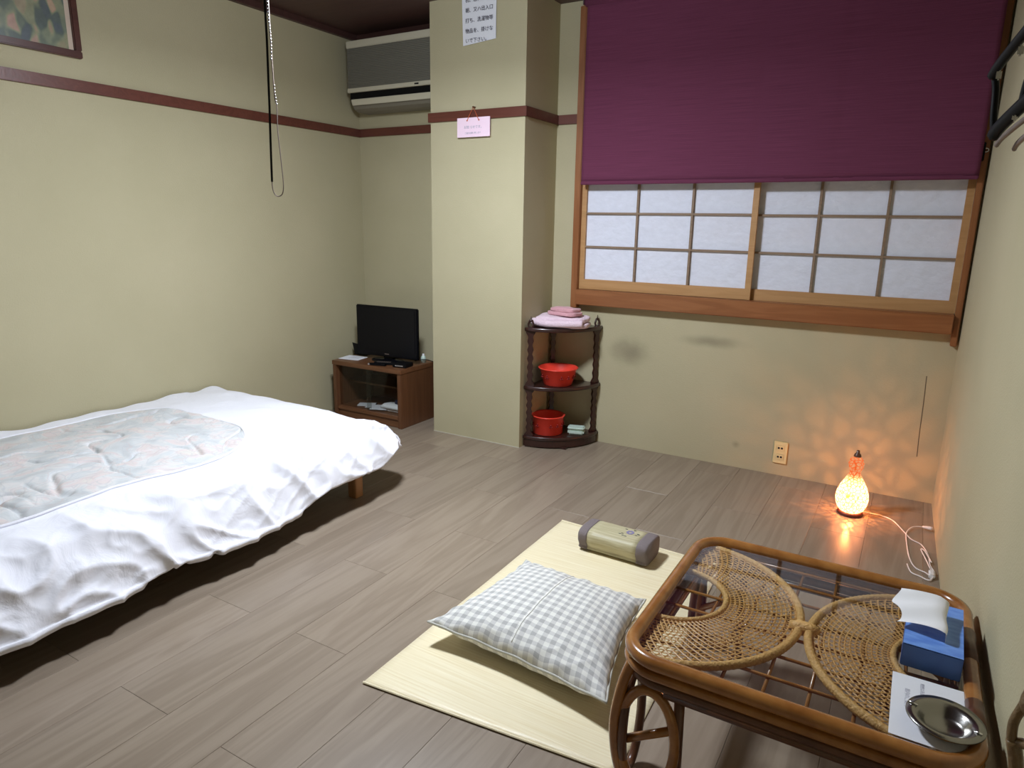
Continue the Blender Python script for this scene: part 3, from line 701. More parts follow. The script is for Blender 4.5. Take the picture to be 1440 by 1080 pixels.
obj('foot', B(.22, .25, -.26, -.23, 0, .012), M['shelfwood'], cs)
# basins
def basin(name, label, x, y, z, rt, rb, h):
    t = thing(name, label, 'basin', (x, y, z), 0, 'red basins on the corner shelf')
    bm = bmesh.new(); lathe(bm, [(0, .0), (rb, 0), (rb+.004, .004), (rt-.008, h-.008), (rt, h-.004), (rt+.002, h), (rt-.003, h+.003), (rt-.012, h-.004), (rb-.002, .008), (0, .006)], n=56)
    obj('bowl', bm, M['red_pl'], t, True)
    bm = bmesh.new()
    for a in range(14):
        if a % 3 == 2: continue
        an = 2*PI*a/14; zz = h*.55; r = rb+(rt-rb)*.55+.0005
        for q in range(3):
            c = Vector((math.cos(an+.06*(q-1))*r, math.sin(an+.06*(q-1))*r, zz+.006*((q % 2)*2-1)))
            bmesh.ops.create_icosphere(bm, subdivisions=1, radius=.0055, matrix=Matrix.Translation(c))
    obj('flower_print', bm, M['darkred'], t, True)['kind'] = 'stuff'
basin('basin', 'wide red plastic washbasin on the middle board of the corner shelf', -1.815, 3.64, .379, .120, .082, .105)
basin('basin', 'deeper red plastic washbasin on the bottom board of the corner shelf', -1.865, 3.62, .069, .104, .088, .115)
o = thing('soap_dish', 'pale green soap box beside the lower red basin', 'box', (-1.70, 3.685, .069), .3)
obj('dish', B(-.05, .05, -.032, .032, 0, .034, bev=.010), M['green_pl'], o); obj('lid', B(-.052, .052, -.034, .034, .034, .048, bev=.006), M['green_pl'], o)
# towels on top board
t = thing('folded_towel', 'pale pink white bath towel folded on top of the corner shelf', 'towel', (-1.80, 3.635, .7335), math.radians(9))
obj('fold', softbox(-.165, .165, -.085, .10, 0, .034, .007, 16, 1), M['towel_w'], t, True)
obj('fold', softbox(-.155, .158, -.080, .095, .030, .068, .008, 16, 4), M['towel_w'], t, True)
obj('rolled_edge', T(smooth_path([(-.16, -.055, .030), (-.06, -.088, .025), (.06, -.088, .03), (.15, -.075, .035)], 6), .022, 10), M['towel_w'], t, True)
t = thing('wash_cloth', 'dusty pink wash cloth folded on the pale bath towel', 'towel', (-1.775, 3.63, .803), math.radians(-12))
obj('fold', softbox(-.105, .095, -.055, .06, 0, .026, .006, 18, 7), M['towel_p'], t, True); obj('fold', softbox(-.095, .085, -.045, .055, .022, .048, .006, 18, 9), M['towel_p'], t, True)

# ------------------------------------------------------------------ BED
bed = thing('bed', 'low single bed frame with pine legs standing along the left wall', 'bed', (-2.85, 1.4, 0))
BX0, BX1, BY0, BY1 = -3.49, -2.235, .40, 2.37
for x in (BX0+.03, BX1-.028):
    for y in (BY0+.06, BY1-.03): obj('leg', loc(B(x-.026, x+.026, y-.026, y+.026, 0, .205, bev=.003), bed.location), M['bedwood'], bed)
obj('side_rail', loc(B(BX1-.022, BX1, BY0, BY1, .168, .228, bev=.003), bed.location), M['bedwood'], bed)
obj('side_rail', loc(B(BX0, BX0+.022, BY0, BY1, .168, .228, bev=.003), bed.location), M['bedwood'], bed)
for y in (BY0, BY1-.022): obj('end_rail', loc(B(BX0+.022, BX1-.022, y, y+.022, .168, .228, bev=.003), bed.location), M['bedwood'], bed)
for i in range(16): obj('slat', loc(B(BX0+.022, BX1-.022, BY0+.05+.119*i, BY0+.12+.119*i, .205, .222), bed.location), M['bedwood'], bed)
o = tag(obj('mattress', softbox(BX0+.02, BX1-.13, BY0, BY1-.06, .229, .288, .003, 8, 2, pw=9), M['mattress'], None, True), 'thin mattress hidden under the white duvet', 'mattress')
def sdrop(s):
    # cloth sliding over the mattress edge: returns (advance, drop)
    adv = dr = 0; n = 8; ds = s/n
    for i in range(n):
        th = min(1.20, (ds*(i+.5))*3.9); adv += math.cos(th)*ds; dr += math.sin(th)*ds
    return adv, dr
def ridg(p): return 1-abs(noise.noise(p))*2
def duvet(a, b):
    """a across 0..1 (wall -> room), b along 0..1 (near -> far)"""
    bx, by = -3.50, .02
    wx, wy = 1.50, 2.70
    hem = .013*math.sin(b*23)+.010*math.sin(b*9+1)
    far = min(1, max(0, (b-.62)/.3)); s = a*(wx+hem-.085*far); l = b*wy
    ex, ey = 1.10, 2.38
    sx = max(0, s-ex); sy = max(0, l-ey)
    cr = min(sx/.4, 1)*min(sy/.32, 1)
    sxx = sx*(1-.22*cr); syy = sy*(1-.30*cr)
    ax_, dx_ = sdrop(sxx); ay_, dy_ = sdrop(syy)
    near = max(0, 1-b/.75)
    x = bx+min(s, ex)+ax_; y = by+min(l, ey)+ay_
    z = .352-math.hypot(dx_, dy_) - .035*near*min(1, sx/.3)
    # puffiness
    u = min(1, min(s, ex)/ex)
    z += .020*math.sin(min(1, s/ex)*PI)**.5 if s < ex else 0
    z += .012*noise.noise(Vector((x*2.2, y*2.2, 3)))
    wall_lift = max(0, 1-s/.10); z += .016*wall_lift*noise.noise(Vector((0, y*7, 8)))+.008*wall_lift
    # folds running down the hanging side
    side = min(1, max(0, (s-.96)/.24)); fol = side*(.30+.70*min(1, sx/.12))
    q = Vector((s*2.0+.9*noise.noise(Vector((y*3, s*3, 1))), l*3.2-s*1.5, 0))
    rg = lambda v, e: max(0, ridg(v))**e
    w1 = rg(q*1.25, 2)*.030+rg(Vector((s*4, l*6.5-s*5+noise.noise(Vector((s*4, l*4, 9))), 4)), 3)*.016*(.4+.6*min(1, max(0, noise.noise(Vector((l*1.7, s*2, 33)))*3+.6)))+rg(Vector((s*9, l*8+s*6, 14)), 4)*.006+noise.noise(Vector((s*13, l*20, 7)))*.004
    x += fol*w1*.75; z += fol*w1*.75
    z += (1-side)*.006*ridg(Vector((s*3, l*2.2, 11)))**2
    z += (1-side)*.004*noise.noise(Vector((s*9, l*9, 2)))
    if y > 2.3: z += .006*noise.noise(Vector((x*8, y*8, 9)))
    x += .010*noise.noise(Vector((y*4, 2, s)))*side
    return Vector((x, y, max(z, .125)))
NA, NB = 190, 340
pa0, pa1, pb0, pb1, rc = .10, 1.075, .30, 1.995, .30     # patterned panel limits in metres of cloth
def panel_limits(l):
    d = max(0, rc-(pb1-l)); c = rc-math.sqrt(max(0, rc*rc-d*d)) if d > 0 else 0
    return pa0+c, pa1-c
def in_panel(i, j):
    s, l = (i+.5)/NA*1.5, (j+.5)/NB*2.7
    if not pb0+.03 < l < pb1-.03: return False
    a_, b_ = panel_limits(l); return a_+.022 < s < b_-.022
dv = thing('duvet', 'puffy white duvet with a patterned centre panel draped over the bed', 'duvet', (-2.85, 1.4, .30))
me = bpy.data.meshes.new('cover')
V = [duvet(i/NA, j/NB)-Vector(dv.location) for j in range(NB+1) for i in range(NA+1)]
F = [(j*(NA+1)+i, j*(NA+1)+i+1, (j+1)*(NA+1)+i+1, (j+1)*(NA+1)+i) for j in range(NB) for i in range(NA) if not in_panel(i, j)]
me.from_pydata([tuple(v) for v in V], [], F); me.materials.append(M['cotton'])
for p in me.polygons: p.use_smooth = True
o = link('cover', me, dv); s_ = o.modifiers.new('thick', 'SOLIDIFY'); s_.thickness = .022; s_.offset = -1
# patterned panel: rounded rectangle in cloth coordinates
def pt_panel(s, l, off):
    p = duvet(s/1.5, l/2.7); e = .004
    n_ = (duvet((s+e)/1.5, l/2.7)-p).cross(duvet(s/1.5, (l+e)/2.7)-p).normalized()
    return p+n_*off-Vector(dv.location)
V, F = [], []; n1, n2 = 150, 260
for j in range(n2+1):
    l = pb0+(pb1-pb0)*(1-(1-j/n2)**1.15); lo_, hi_ = panel_limits(l)
    for i in range(n1+1):
        s = lo_+(hi_-lo_)*i/n1; ed = min(1, min(s-lo_, hi_-s, pb1-l)/.03)
        ed = min(1, min(s-lo_, hi_-s, pb1-l)/.06)
        wb = Vector((noise.noise(Vector((s*5, l*5, 0))), noise.noise(Vector((s*5, l*5, 9))), 0))*.5
        mask = min(1, max(0, noise.noise(Vector((s*2.6, l*2.6, 30)))*4+.8))
        cr_ = max(0, ridg(Vector((s*3.4, l*2.6, 21))+wb)-.88)/.12
        cr2 = max(0, ridg(Vector((s*2.2+4, l*5.2, 41))+wb)-.90)/.10
        wr = ed*(.008*noise.noise(Vector((s*7, l*7, 3)))-.022*cr_**1.5*mask-.016*cr2**1.5*(1-mask)+.003*noise.noise(Vector((s*16, l*16, 0))))
        V.append(tuple(pt_panel(s, l, .0055+wr)))
for j in range(n2):
    for i in range(n1): F.append((j*(n1+1)+i, j*(n1+1)+i+1, (j+1)*(n1+1)+i+1, (j+1)*(n1+1)+i))
me = bpy.data.meshes.new('patterned_panel'); me.from_pydata(V, [], F); me.materials.append(M['paisley'])
for p in me.polygons: p.use_smooth = True
o = link('patterned_panel', me, dv); o['label'] = 'pastel floral paisley panel in the duvet centre'
edge = []
for j in range(61): 
    l = pb0+(pb1-.001-pb0)*(1-(1-j/60)**2.2); edge.append(pt_panel(panel_limits(l)[1], l, .005))
for j in range(60, -1, -1):
    l = pb0+(pb1-.001-pb0)*(1-(1-j/60)**2.2); edge.append(pt_panel(panel_limits(l)[0], l, .005))
obj('piping', T(edge, .0055, 8), M['cotton'], dv, True)

# ------------------------------------------------------------------ STRAW MAT
mt_ = thing('straw_mat', 'pale straw floor mat lying between the bed and the rattan table', 'mat', (-.89, 1.97, 0))
bm = bmesh.new(); nx, ny = 30, 60; g = []
cor = [(-1.258, 1.301), (-.486, 1.372), (-.531, 2.588), (-1.268, 2.631)]
for j in range(ny+1):
    row = []
    for i in range(nx+1):
        u, v_ = i/nx, j/ny
        p = (Vector(cor[0])*(1-u)+Vector(cor[1])*u)*(1-v_)+(Vector(cor[3])*(1-u)+Vector(cor[2])*u)*v_
        z = .0045+.0012*noise.noise(Vector((p.x*5, p.y*5, 0)))
        row.append(bm.verts.new((p.x, p.y, z)))
    g.append(row)
for j in range(ny):
    for i in range(nx): bm.faces.new((g[j][i], g[j][i+1], g[j+1][i+1], g[j+1][i]))
o = obj('weave', loc(bm, mt_.location), M['straw'], mt_, True); s_ = o.modifiers.new('t', 'SOLIDIFY'); s_.thickness = .003
for a, b_ in ((0, 1), (2, 3)):
    p, q = Vector((*cor[a], .005)), Vector((*cor[b_], .005)); obj('bound_edge', loc(T([p, q], .003, 6, flat=(.004, .003)), mt_.location), M['straw'], mt_)

# ------------------------------------------------------------------ GINGHAM CUSHION
cu = thing('floor_cushion', 'grey and white gingham square floor cushion lying on the straw mat', 'cushion', (-.90, 1.80, .0075))
CC = [(-1.215, 1.560), (-.575, 1.508), (-.665, 2.060), (-1.150, 2.085)]   # near-left, near-right, far-right, far-left
def cush(u, v_, top):
    p = (Vector(CC[0])*(1-u)+Vector(CC[1])*u)*(1-v_)+(Vector(CC[3])*(1-u)+Vector(CC[2])*u)*v_
    a, b_ = 2*u-1, 2*v_-1
    pin = .030*(1-a*a)*abs(b_)**6*(1 if b_ < 0 else -1); pin2 = .028*(1-b_*b_)*abs(a)**6*(1 if a < 0 else -1)
    x = p.x+pin2; y = p.y+pin
    h = ((1-a**6)*(1-b_**6)); h = max(h, 0)**.55*(.55+.45*(1-a*a)*(1-b_*b_))
    edge_z = .060+.012*(abs(a*b_))**3 - .012*(1-(a*b_)**2)*0
    rad = max(abs(a), abs(b_))
    wr = .010*ridg(Vector((u*7+1, v_*7, 2)))**3*(1-rad**4)*(rad**3)*1.6 + .004*noise.noise(Vector((u*9, v_*9, 6)))
    puck = .006*math.sin((u if abs(b_) > abs(a) else v_)*46)*max(0, (rad-.80)/.2)*(1-max(0, (rad-.97)/.03))
    if top: z = edge_z+.078*h+wr+puck
    else: z = max(edge_z-.070*h-puck*.5, .0)
    return (x+.9-0, y-1.80, z)
me = bpy.data.meshes.new('cushion_cover'); n = 72; V = []; F = []; UV = []
for top in (1, 0):
    for j in range(n+1):
        for i in range(n+1):
            f_ = lambda t: .5-.5*math.cos(PI*t)*.35-.5*(1-2*t)*.65
            V.append(cush(f_(i/n), f_(j/n), top)); UV.append((f_(i/n), f_(j/n)))
N1 = (n+1)**2
for j in range(n):
    for i in range(n):
        q = (j*(n+1)+i, j*(n+1)+i+1, (j+1)*(n+1)+i+1, (j+1)*(n+1)+i); F.append(q); F.append(tuple(x+N1 for x in q[::-1]))
me.from_pydata(V, [], F); uvl = me.uv_layers.new(name='UVMap')
for lp in me.loops: uvl.data[lp.index].uv = UV[lp.vertex_index]
bm = bmesh.new(); bm.from_mesh(me); bmesh.ops.remove_doubles(bm, verts=bm.verts, dist=.0005); bm.to_mesh(me); bm.free()
for p in me.polygons: p.use_smooth = True
me.materials.append(M['gingham']); link('cover', me, cu)
rim = [cush(i/40, 0, 1) for i in range(40)]+[cush(1, i/40, 1) for i in range(40)]+[cush(1-i/40, 1, 1) for i in range(40)]+[cush(0, 1-i/40, 1) for i in range(40)]
obj('seam_piping', T(rim, .0045, 6, closed=True), mat('cushion_edge', (.55, .54, .48), .9), cu, True)
obj('centre_seam', T([(lambda p: (p[0], p[1], p[2]+.0005))(cush(.47, .05+.9*i/40, 1)) for i in range(41)], .002, 5), mat('seam_white', (.8, .79, .74), .9), cu, True)

# ------------------------------------------------------------------ REED PILLOW
rp = thing('reed_pillow', 'small woven reed pillow with grey cloth ends and flower print', 'pillow', (-.93, 2.475, .007), math.radians(-1.5))
def pillow_part(x0, x1, m_, name, infl=0):
    bm = bmesh.new(); rings = []; n = 32
    for i in range(9):
        x = x0+(x1-x0)*i/8; e = min(1, (0.15-abs(x))/.012); e = math.sqrt(max(0, min(1, e)))*.06+.94
        ring = []
        for j in range(n):
            a = 2*PI*j/n; c, s = math.cos(a), math.sin(a)
            yy = math.copysign(abs(c)**.55, c)*(.078+infl)*e; zz = .048+math.copysign(abs(s)**.5, s)*(.046+infl)*e
            if zz > .048: yy *= 1.0
            if abs(zz-.03) < .014 and yy < 0: yy += .010     # crease along the side
            yy += .003*noise.noise(Vector((x*20, a*2, 1)))
            ring.append(bm.verts.new((x, yy, max(zz, 0))))
        rings.append(ring)
    for a, b_ in zip(rings, rings[1:]):
        for j in range(n): bm.faces.new((a[j], a[(j+1) % n], b_[(j+1) % n], b_[j]))
    bm.faces.new(rings[0][::-1]); bm.faces.new(rings[-1]); bmesh.ops.recalc_face_normals(bm, faces=bm.faces)
    return obj(name, bm, m_, rp, True)
pillow_part(-.112, .108, M['reed'], 'reed_cover')
pillow_part(-.15, -.110, M['greypurple'], 'end_cap', .002); pillow_part(.106, .15, M['greypurple'], 'end_cap', .002)
bm = bmesh.new()
for k in range(8):
    a = 2*PI*k/8; bmesh.ops.create_icosphere(bm, subdivisions=1, radius=.007, matrix=Matrix.Translation((.045+.011*math.cos(a), .012+.013*math.sin(a), .0945)) @ Matrix.Diagonal((1, 1, .15, 1)))
obj('flower_print', bm, mat('lilac_print', (.25, .22, .36), .8), rp)
bm = bmesh.new()
for (x, y) in ((.02, -.012), (.012, -.020), (.028, -.028), (.04, -.030), (.075, .0), (.083, .010), (.078, .014), (.02, .034), (.055, .040)):
    bmesh.ops.create_icosphere(bm, subdivisions=1, radius=.006, matrix=Matrix.Translation((x, y, .0943)) @ Matrix.Diagonal((1.2, .55, .12, 1)))
obj('leaf_print', bm, mat('dark_print', (.07, .075, .07), .8), rp)['kind'] = 'stuff'

# ------------------------------------------------------------------ GOURD LAMP
gl = thing('gourd_lamp', 'glowing orange mosaic gourd table lamp standing on the floor by the outlet', 'lamp', (-.14, 3.46, 0))
bm = bmesh.new(); lathe(bm, [(0, 0), (.054, 0), (.058, .005), (.055, .014), (.045, .018), (0, .018)]); obj('base', bm, M['bulb_base'], gl, True)
bm = bmesh.new(); lathe(bm, [(.046, .018), (.058, .030), (.068, .055), (.072, .08), (.069, .108), (.058, .14), (.043, .168), (.030, .192), (.024, .207), (.025, .22), (.032, .238), (.034, .254), (.029, .272), (.017, .287), (.012, .292)], n=48)
obj('gourd_shade', bm, M['mosaic'], gl, True)
bm = bmesh.new(); lathe(bm, [(.017, .288), (.014, .300), (.008, .306), (.007, .318), (0, .320)], n=20); obj('stem_tip', bm, M['cane_dk'], gl, True)
pc3 = thing('lamp_cord', 'white lamp cord looping across the floor to the right corner', 'cord', (.10, 3.25, 0))
path = [(-.088, 3.47, .016), (-.06, 3.50, .006), (.0, 3.50, .004), (.045, 3.465, .004), (.090, 3.36, .004), (.120, 3.29, .004), (.160, 3.25, .004), (.185, 3.15, .005), (.190, 3.05, .008), (.205, 2.98, .010), (.198, 2.93, .010), (.175, 2.97, .006), (.14, 3.00, .004), (.118, 3.08, .004), (.105, 3.22, .004), (.100, 3.34, .006), (.115, 3.405, .010), (.135, 3.43, .012), (.165, 3.44, .014)]
obj('cable', loc(T(smooth_path(path, 8), .0028, 6), pc3.location), M['cord_w'], pc3, True)
obj('plug', loc(T([(.160, 3.44, .014), (.172, 3.44, .014), (.19, 3.437, .015), (.20, 3.435, .015)], [.004, .007, .009, .009], 10), pc3.location), M['white_pl'], pc3, True)
obj('switch', loc(B(.184, .206, 2.93, 2.99, .0, .020, bev=.005), pc3.location), M['white_pl'], pc3, False)
obj('spare_coil', loc(T(smooth_path([(.205, 2.98, .012), (.19, 2.91, .006), (.155, 2.93, .004), (.125, 2.95, .004), (.110, 3.02, .004)], 8), .0028, 6), pc3.location), M['cord_w'], pc3, True)
obj('second_loop', loc(T(smooth_path([(.19, 3.0, .014), (.175, 3.10, .008), (.158, 3.20, .004), (.172, 3.18, .008), (.195, 3.07, .012)], 8), .0028, 6), pc3.location), M['cord_w'], pc3, True)

# ------------------------------------------------------------------ RATTAN TABLE
TX0, TX1, TY0, TY1, TZ = -.497, .232, 1.322, 2.058, .385
tcx, tcy = (TX0+TX1)/2, (TY0+TY1)/2
rt = thing('rattan_table', 'low square rattan table with glass top over two woven fans', 'table', (tcx, tcy, 0))
hx, hy = (TX1-TX0)/2, (TY1-TY0)/2
def rrect(hx, hy, r, z, n=10):
    out = []
    for (cx, cy, a0) in ((hx-r, hy-r, 0), (-hx+r, hy-r, PI/2), (-hx+r, -hy+r, PI), (hx-r, -hy+r, 1.5*PI)):
        for i in range(n+1): a = a0+PI/2*i/n; out.append((cx+r*math.cos(a), cy+r*math.sin(a), z))
    return out
def densify(p, step=.03):
    out = []; n = len(p)
    for i in range(n):
        a, b_ = Vector(p[i]), Vector(p[(i+1) % n]); k = max(1, int((b_-a).length/step))
        for j in range(k): out.append(a+(b_-a)*j/k)
    return out
obj('top_rim', T(densify(rrect(hx-.017, hy-.017, .085, TZ-.017)), .0175, 14, closed=True), M['cane'], rt, True)
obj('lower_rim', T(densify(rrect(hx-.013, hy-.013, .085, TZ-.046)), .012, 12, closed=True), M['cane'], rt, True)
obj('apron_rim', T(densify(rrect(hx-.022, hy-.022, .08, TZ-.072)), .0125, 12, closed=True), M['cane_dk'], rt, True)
for (x, y, dx_, dy_, L2) in ((hx-.017, .10, 0, 1, .07), (hx-.017, -.17, 0, 1, .04)):
    obj('cane_binding', T([(x-dx_*L2, y-dy_*L2, TZ-.017), (x+dx_*L2, y+dy_*L2, TZ-.017)], .0186, 14), M['cane_dk'], rt, True)
bm = bmesh.new(); pts = rrect(hx-.030, hy-.030, .072, 0); prism(bm, [(p[0], p[1]) for p in pts], TZ-.020, TZ-.014); obj('glass_top', bm, M['glass'], rt)
# lattice rods
for i in range(8):
    x = -hx+.05+(2*hx-.10)*i/7; obj('lattice_rod', T([(x, -hy+.02, TZ-.048), (x, hy-.02, TZ-.048)], .0042, 8), M['cane'], rt, True)
for i in range(8):
    y = -hy+.05+(2*hy-.10)*i/7; obj('lattice_rod', T([(-hx+.02, y, TZ-.040), (hx-.02, y, TZ-.040)], .0042, 8), M['cane'], rt, True)
for sgn in (-1, 1):
    fcx = sgn*(hx-.028); R1, R0 = hx-.040, .140; z = TZ-.030
    def fp(r, a): return (fcx-sgn*r*math.cos(a), r*math.sin(a), z)
    bm = bmesh.new()
    for k in range(17):                                   # arcs
        r = R0+(R1-R0)*k/16
        tube(bm, [fp(r, -PI/2+PI*i/34) for i in range(35)], 1, 4, flat=(.0023, .0012), cap=False)
    NS = 46
    for k in range(NS+1):                                 # two families of slanting strands
        a0 = -PI/2+PI*k/NS
        for dirn in (-1, 1):
            pts = []
            for i in range(9):
                t_ = i/8; a = a0+dirn*.42*(t_-.5)
                if abs(a) <= PI/2+.001: pts.append(Vector(fp(R0+(R1-R0)*t_, a))+Vector((0, 0, .0012*dirn)))
            if len(pts) > 1: tube(bm, pts, 1, 4, flat=(.0021, .0010), cap=False)
    o = obj('woven_fan', bm, M['wicker'], rt, False); o['kind'] = 'stuff'
    for r, w_ in ((R1, .0100), (R0, .0075)):
        bm = bmesh.new(); n = 150
        pts = [fp(r, -PI/2+PI*i/n) for i in range(n+1)]
        tube(bm, pts, [w_*(1+.10*(i % 2)) for i in range(n+1)], 8); obj('fan_band', bm, M['wrap'], rt, True)
obj('centre_binding', T([(-.035, 0, TZ-.030), (-.015, 0, TZ-.029), (.015, 0, TZ-.029), (.035, 0, TZ-.030)], [.012, .018, .018, .012], 12), M['wrap'], rt, True)
# legs with loops
def leg(sx, sy):
    cx, cy = sx*(hx-.03), sy*(hy-.03)
    g_ = lambda x, y, z: (cx+sx*x, cy+sy*y, z)
    bm = bmesh.new(); tube(bm, smooth_path([g_(-.005, -.012, TZ-.05), g_(.012, .0, .27), g_(.022, .008, .18), g_(.016, .004, .09), g_(.0, -.006, .014)], 6), .0135, 12)
    l_ = obj('leg', bm, M['cane'], rt, True)
    r_ = [g_(-.055-.068*math.cos(a)*(1 if True else 1), .0, .150+.135*math.sin(a)) for a in [2*PI*i/36 for i in range(36)]]
    r_ = [(p[0], cy-sy*.0, p[2]) for p in r_]
    obj('loop', T(r_, .0125, 12, closed=True), M['cane'], l_, True)
    obj('strut', T([g_(.008, 0, .125), g_(-.118, 0, .205)], .0105, 10), M['cane'], l_, True)
    r2 = [(cx, cy-sy*(.055+.066*math.cos(a)), .150+.133*math.sin(a)) for a in [2*PI*i/36 for i in range(36)]]
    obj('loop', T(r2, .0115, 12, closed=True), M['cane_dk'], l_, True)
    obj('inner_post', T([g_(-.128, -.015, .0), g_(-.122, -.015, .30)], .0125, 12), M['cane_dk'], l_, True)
for sx in (-1, 1):
    for sy in (-1, 1): leg(sx, sy)
for sy in (-1, 1):
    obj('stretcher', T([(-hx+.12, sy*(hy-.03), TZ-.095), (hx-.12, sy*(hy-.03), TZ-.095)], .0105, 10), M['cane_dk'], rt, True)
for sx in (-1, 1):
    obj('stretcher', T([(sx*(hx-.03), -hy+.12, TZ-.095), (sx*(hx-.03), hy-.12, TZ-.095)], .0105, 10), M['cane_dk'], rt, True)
GZ = TZ-.0138
# tissue box
tb = thing('tissue_box', 'blue tissue box with a white tissue pulled out on the glass table top', 'tissue box', (.138, 1.745, GZ), math.radians(-2))
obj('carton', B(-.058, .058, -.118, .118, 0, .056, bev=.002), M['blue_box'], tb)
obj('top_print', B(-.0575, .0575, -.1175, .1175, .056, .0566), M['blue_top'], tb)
bm = bmesh.new(); g = []; n1, n2 = 20, 16
for j in range(n2+1):
    row = []
    for i in range(n1+1):
        u, v_ = i/n1, j/n2      # u along slot, v up and over
        th_ = min(v_*2.2, 1); ov = max(0, v_-.30)/.70
        y = -.072+.128*u+.022*ov+.006*math.sin(v_*5)*u; x = .022-.098*ov+.010*math.sin(u*8)*v_-.012*u*ov
        zz = .0572+.026*math.sin(th_*PI/2)+.020*u*th_-.012*ov*ov+.005*math.sin(u*11+v_*4)*v_
        row.append(bm.verts.new((x, y, max(zz, .0572))))
    g.append(row)
for j in range(n2):
    for i in range(n1): bm.faces.new((g[j][i], g[j][i+1], g[j+1][i+1], g[j+1][i]))
obj('tissue', bm, M['tissue'], tb, True)
# paper and ashtray
pp = thing('printed_sheet', 'white printed sheet under the ashtray on the glass table top', 'paper', (.130, 1.480, GZ))
obj('sheet', B(-.066, .068, -.110, .112, 0, .0012), M['paper'], pp)
o = text_obj('text_line', '館内のご案内', .011, M['ink_soft'], pp, (-.040, .060, .0013), (0, 0, -PI/2)); o2 = text_obj('text_line', '喫煙は灰皿で', .009, M['ink_soft'], pp, (-.012, .095, .0013), (0, 0, -PI/2))
M['steel'].node_tree.nodes['Principled BSDF'].inputs['Base Color'].default_value = (.33, .32, .30, 1)
at = thing('ashtray', 'round stainless steel ashtray resting on the printed sheet', 'ashtray', (.157, 1.433, GZ+.0012))
bm = bmesh.new(); lathe(bm, [(0, 0), (.030, 0), (.040, .006), (.045, .018), (.052, .024), (.066, .027), (.0685, .026), (.0675, .029), (.052, .0275), (.044, .023), (.037, .010), (.030, .005), (0, .004)], n=64)
obj('dish', bm, M['steel'], at, True)
obj('cigarette_rest', T([(-.064, .018, .0300), (-.047, .013, .0290)], .0022, 6), M['chrome'], at, True); obj('cigarette_rest', T([(.060, -.018, .0300), (.047, -.013, .0290)], .0022, 6), M['chrome'], at, True)

# ------------------------------------------------------------------ HANGERS near the right wall
hk = thing('wall_hook', 'metal wall hook holding the hangers on the right wall', 'hook', (xr(1.47), 1.47, 1.80))
obj('plate', B(-.006, 0, -.02, .02, -.05, .03, bev=.002), M['chrome'], hk)
obj('arm', T(smooth_path([(-.004, 0, 0), (-.06, 0, -.012), (-.10, 0, -.008), (-.112, 0, .012)], 5), .005, 8), M['chrome'], hk, True)
def hanger(label, tip, mid, m_, r, hookz=1.80, clips=(), extra=None):
    tip, mid = Vector(tip), Vector(mid); d = tip-mid; d2 = Vector((d.x, d.y, 0)); cen = mid+ (mid-tip)*.55; 
    h = thing('clothes_hanger', label, 'hanger', cen, 0, 'clothes hangers by the right wall')
    L_ = tip-cen; hd = Vector((L_.x, L_.y, 0)); Rr = Vector((-hd.x*.72, -hd.y*.95, L_.z))
    obj('shoulder', T(smooth_path([tuple(L_), tuple(L_*.85+Vector((0, 0, .006))), tuple(L_*.4+Vector((0, 0, .008))), (0, 0, .004), tuple(Rr*.4), tuple(Rr*.85), tuple(Rr)], 5), r, 8, flat=(r, r*1.25)), m_, h, True)
    top = Vector((.17, 1.47, hookz))-cen
    obj('hook', T(smooth_path([(0, 0, 0), tuple(Vector((top.x*.6, top.y*.6, top.z*.7))), tuple(top+Vector((-.02, 0, .0))), tuple(top+Vector((0, 0, .02))), tuple(top+Vector((.015, 0, .004)))], 5), .002, 6), M['chrome'], h, True)
    for c in clips:
        c = Vector(c)-cen; obj('clip', B(c.x-.0045, c.x+.0045, c.y-.006, c.y+.006, c.z-.009, c.z+.010, bev=.003), M['chrome'], h)
    if extra: obj('trouser_bar', T(smooth_path([tuple(Vector(p)-cen) for p in extra], 5), r*.75, 8), m_, h, True)
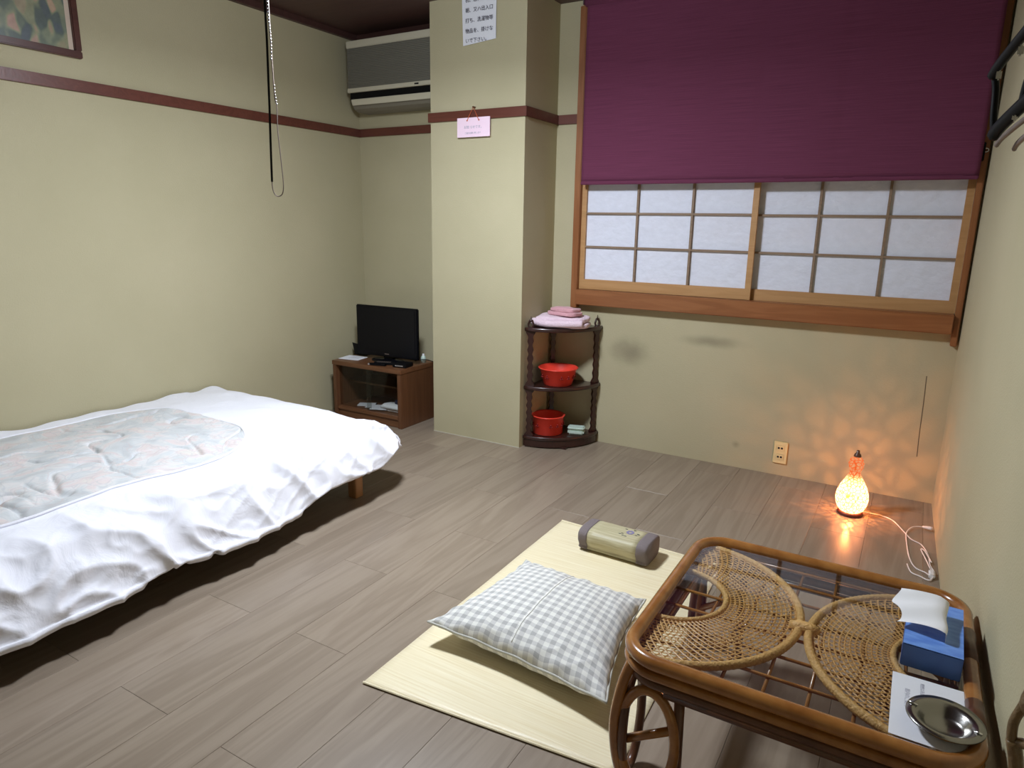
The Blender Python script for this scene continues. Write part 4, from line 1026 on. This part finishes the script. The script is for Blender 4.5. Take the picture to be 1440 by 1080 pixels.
hanger('upper black hanger with two metal clips by the right wall', (.070, 1.70, 1.625), (.104, 1.60, 1.668), M['black_pl'], .0085, 1.80, ((.103, 1.605, 1.648), (.080, 1.68, 1.622)), [(.074, 1.70, 1.628), (.080, 1.70, 1.60), (.084, 1.70, 1.55), (.089, 1.70, 1.52)])
hanger('thick black hanger below the clip hanger by the right wall', (.088, 1.70, 1.515), (.124, 1.60, 1.553), M['black_pl'], .011, 1.79, ((.113, 1.625, 1.540),), [(.122, 1.64, 1.55), (.124, 1.62, 1.60), (.130, 1.58, 1.63)])
hanger('slim taupe hanger, lowest tip beside the window frame', (.096, 1.70, 1.497), (.126, 1.60, 1.522), M['taupe'], .0045, 1.785)
hanger('slim taupe hanger nearest the room edge', (.126, 1.70, 1.489), (.138, 1.60, 1.500), M['taupe'], .0045, 1.78)

# ------------------------------------------------------------------ dark rattan rack at the right edge
rk = thing('rattan_stand', 'dark curled rattan stand against the right wall behind the ashtray', 'stand', (.235, 1.14, 0))
def rkp(*p): return [(a-.235, b-1.14, c) for a, b, c in p]
obj('post', T(smooth_path(rkp((.235, 1.16, 0), (.232, 1.155, .25), (.228, 1.15, .50), (.214, 1.15, .585)), 6), .010, 10), M['rack'], rk, True)
obj('curl', T(smooth_path(rkp((.212, 1.15, .580), (.210, 1.15, .615), (.2185, 1.15, .655), (.222, 1.15, .70), (.216, 1.14, .735), (.226, 1.12, .75)), 6), [.007]*31, 10), M['rack'], rk, True)
obj('knob', loc(softbox(.212, .240, 1.135, 1.165, .630, .675, .004, 60, 4, pw=2.4), (.235, 1.14, 0)), M['rack'], rk, True)
obj('brace', T(smooth_path(rkp((.212, 1.15, .578), (.228, 1.14, .590), (.24, 1.10, .600), (.24, 1.0, .60)), 6), .008, 10), M['rack'], rk, True)
obj('rear_post', T(rkp((.245, .98, 0), (.24, 1.0, .62)), .010, 10), M['rack'], rk, True)
obj('foot_rail', T(rkp((.234, 1.157, .12), (.244, .985, .12)), .008, 10), M['rack'], rk, True)
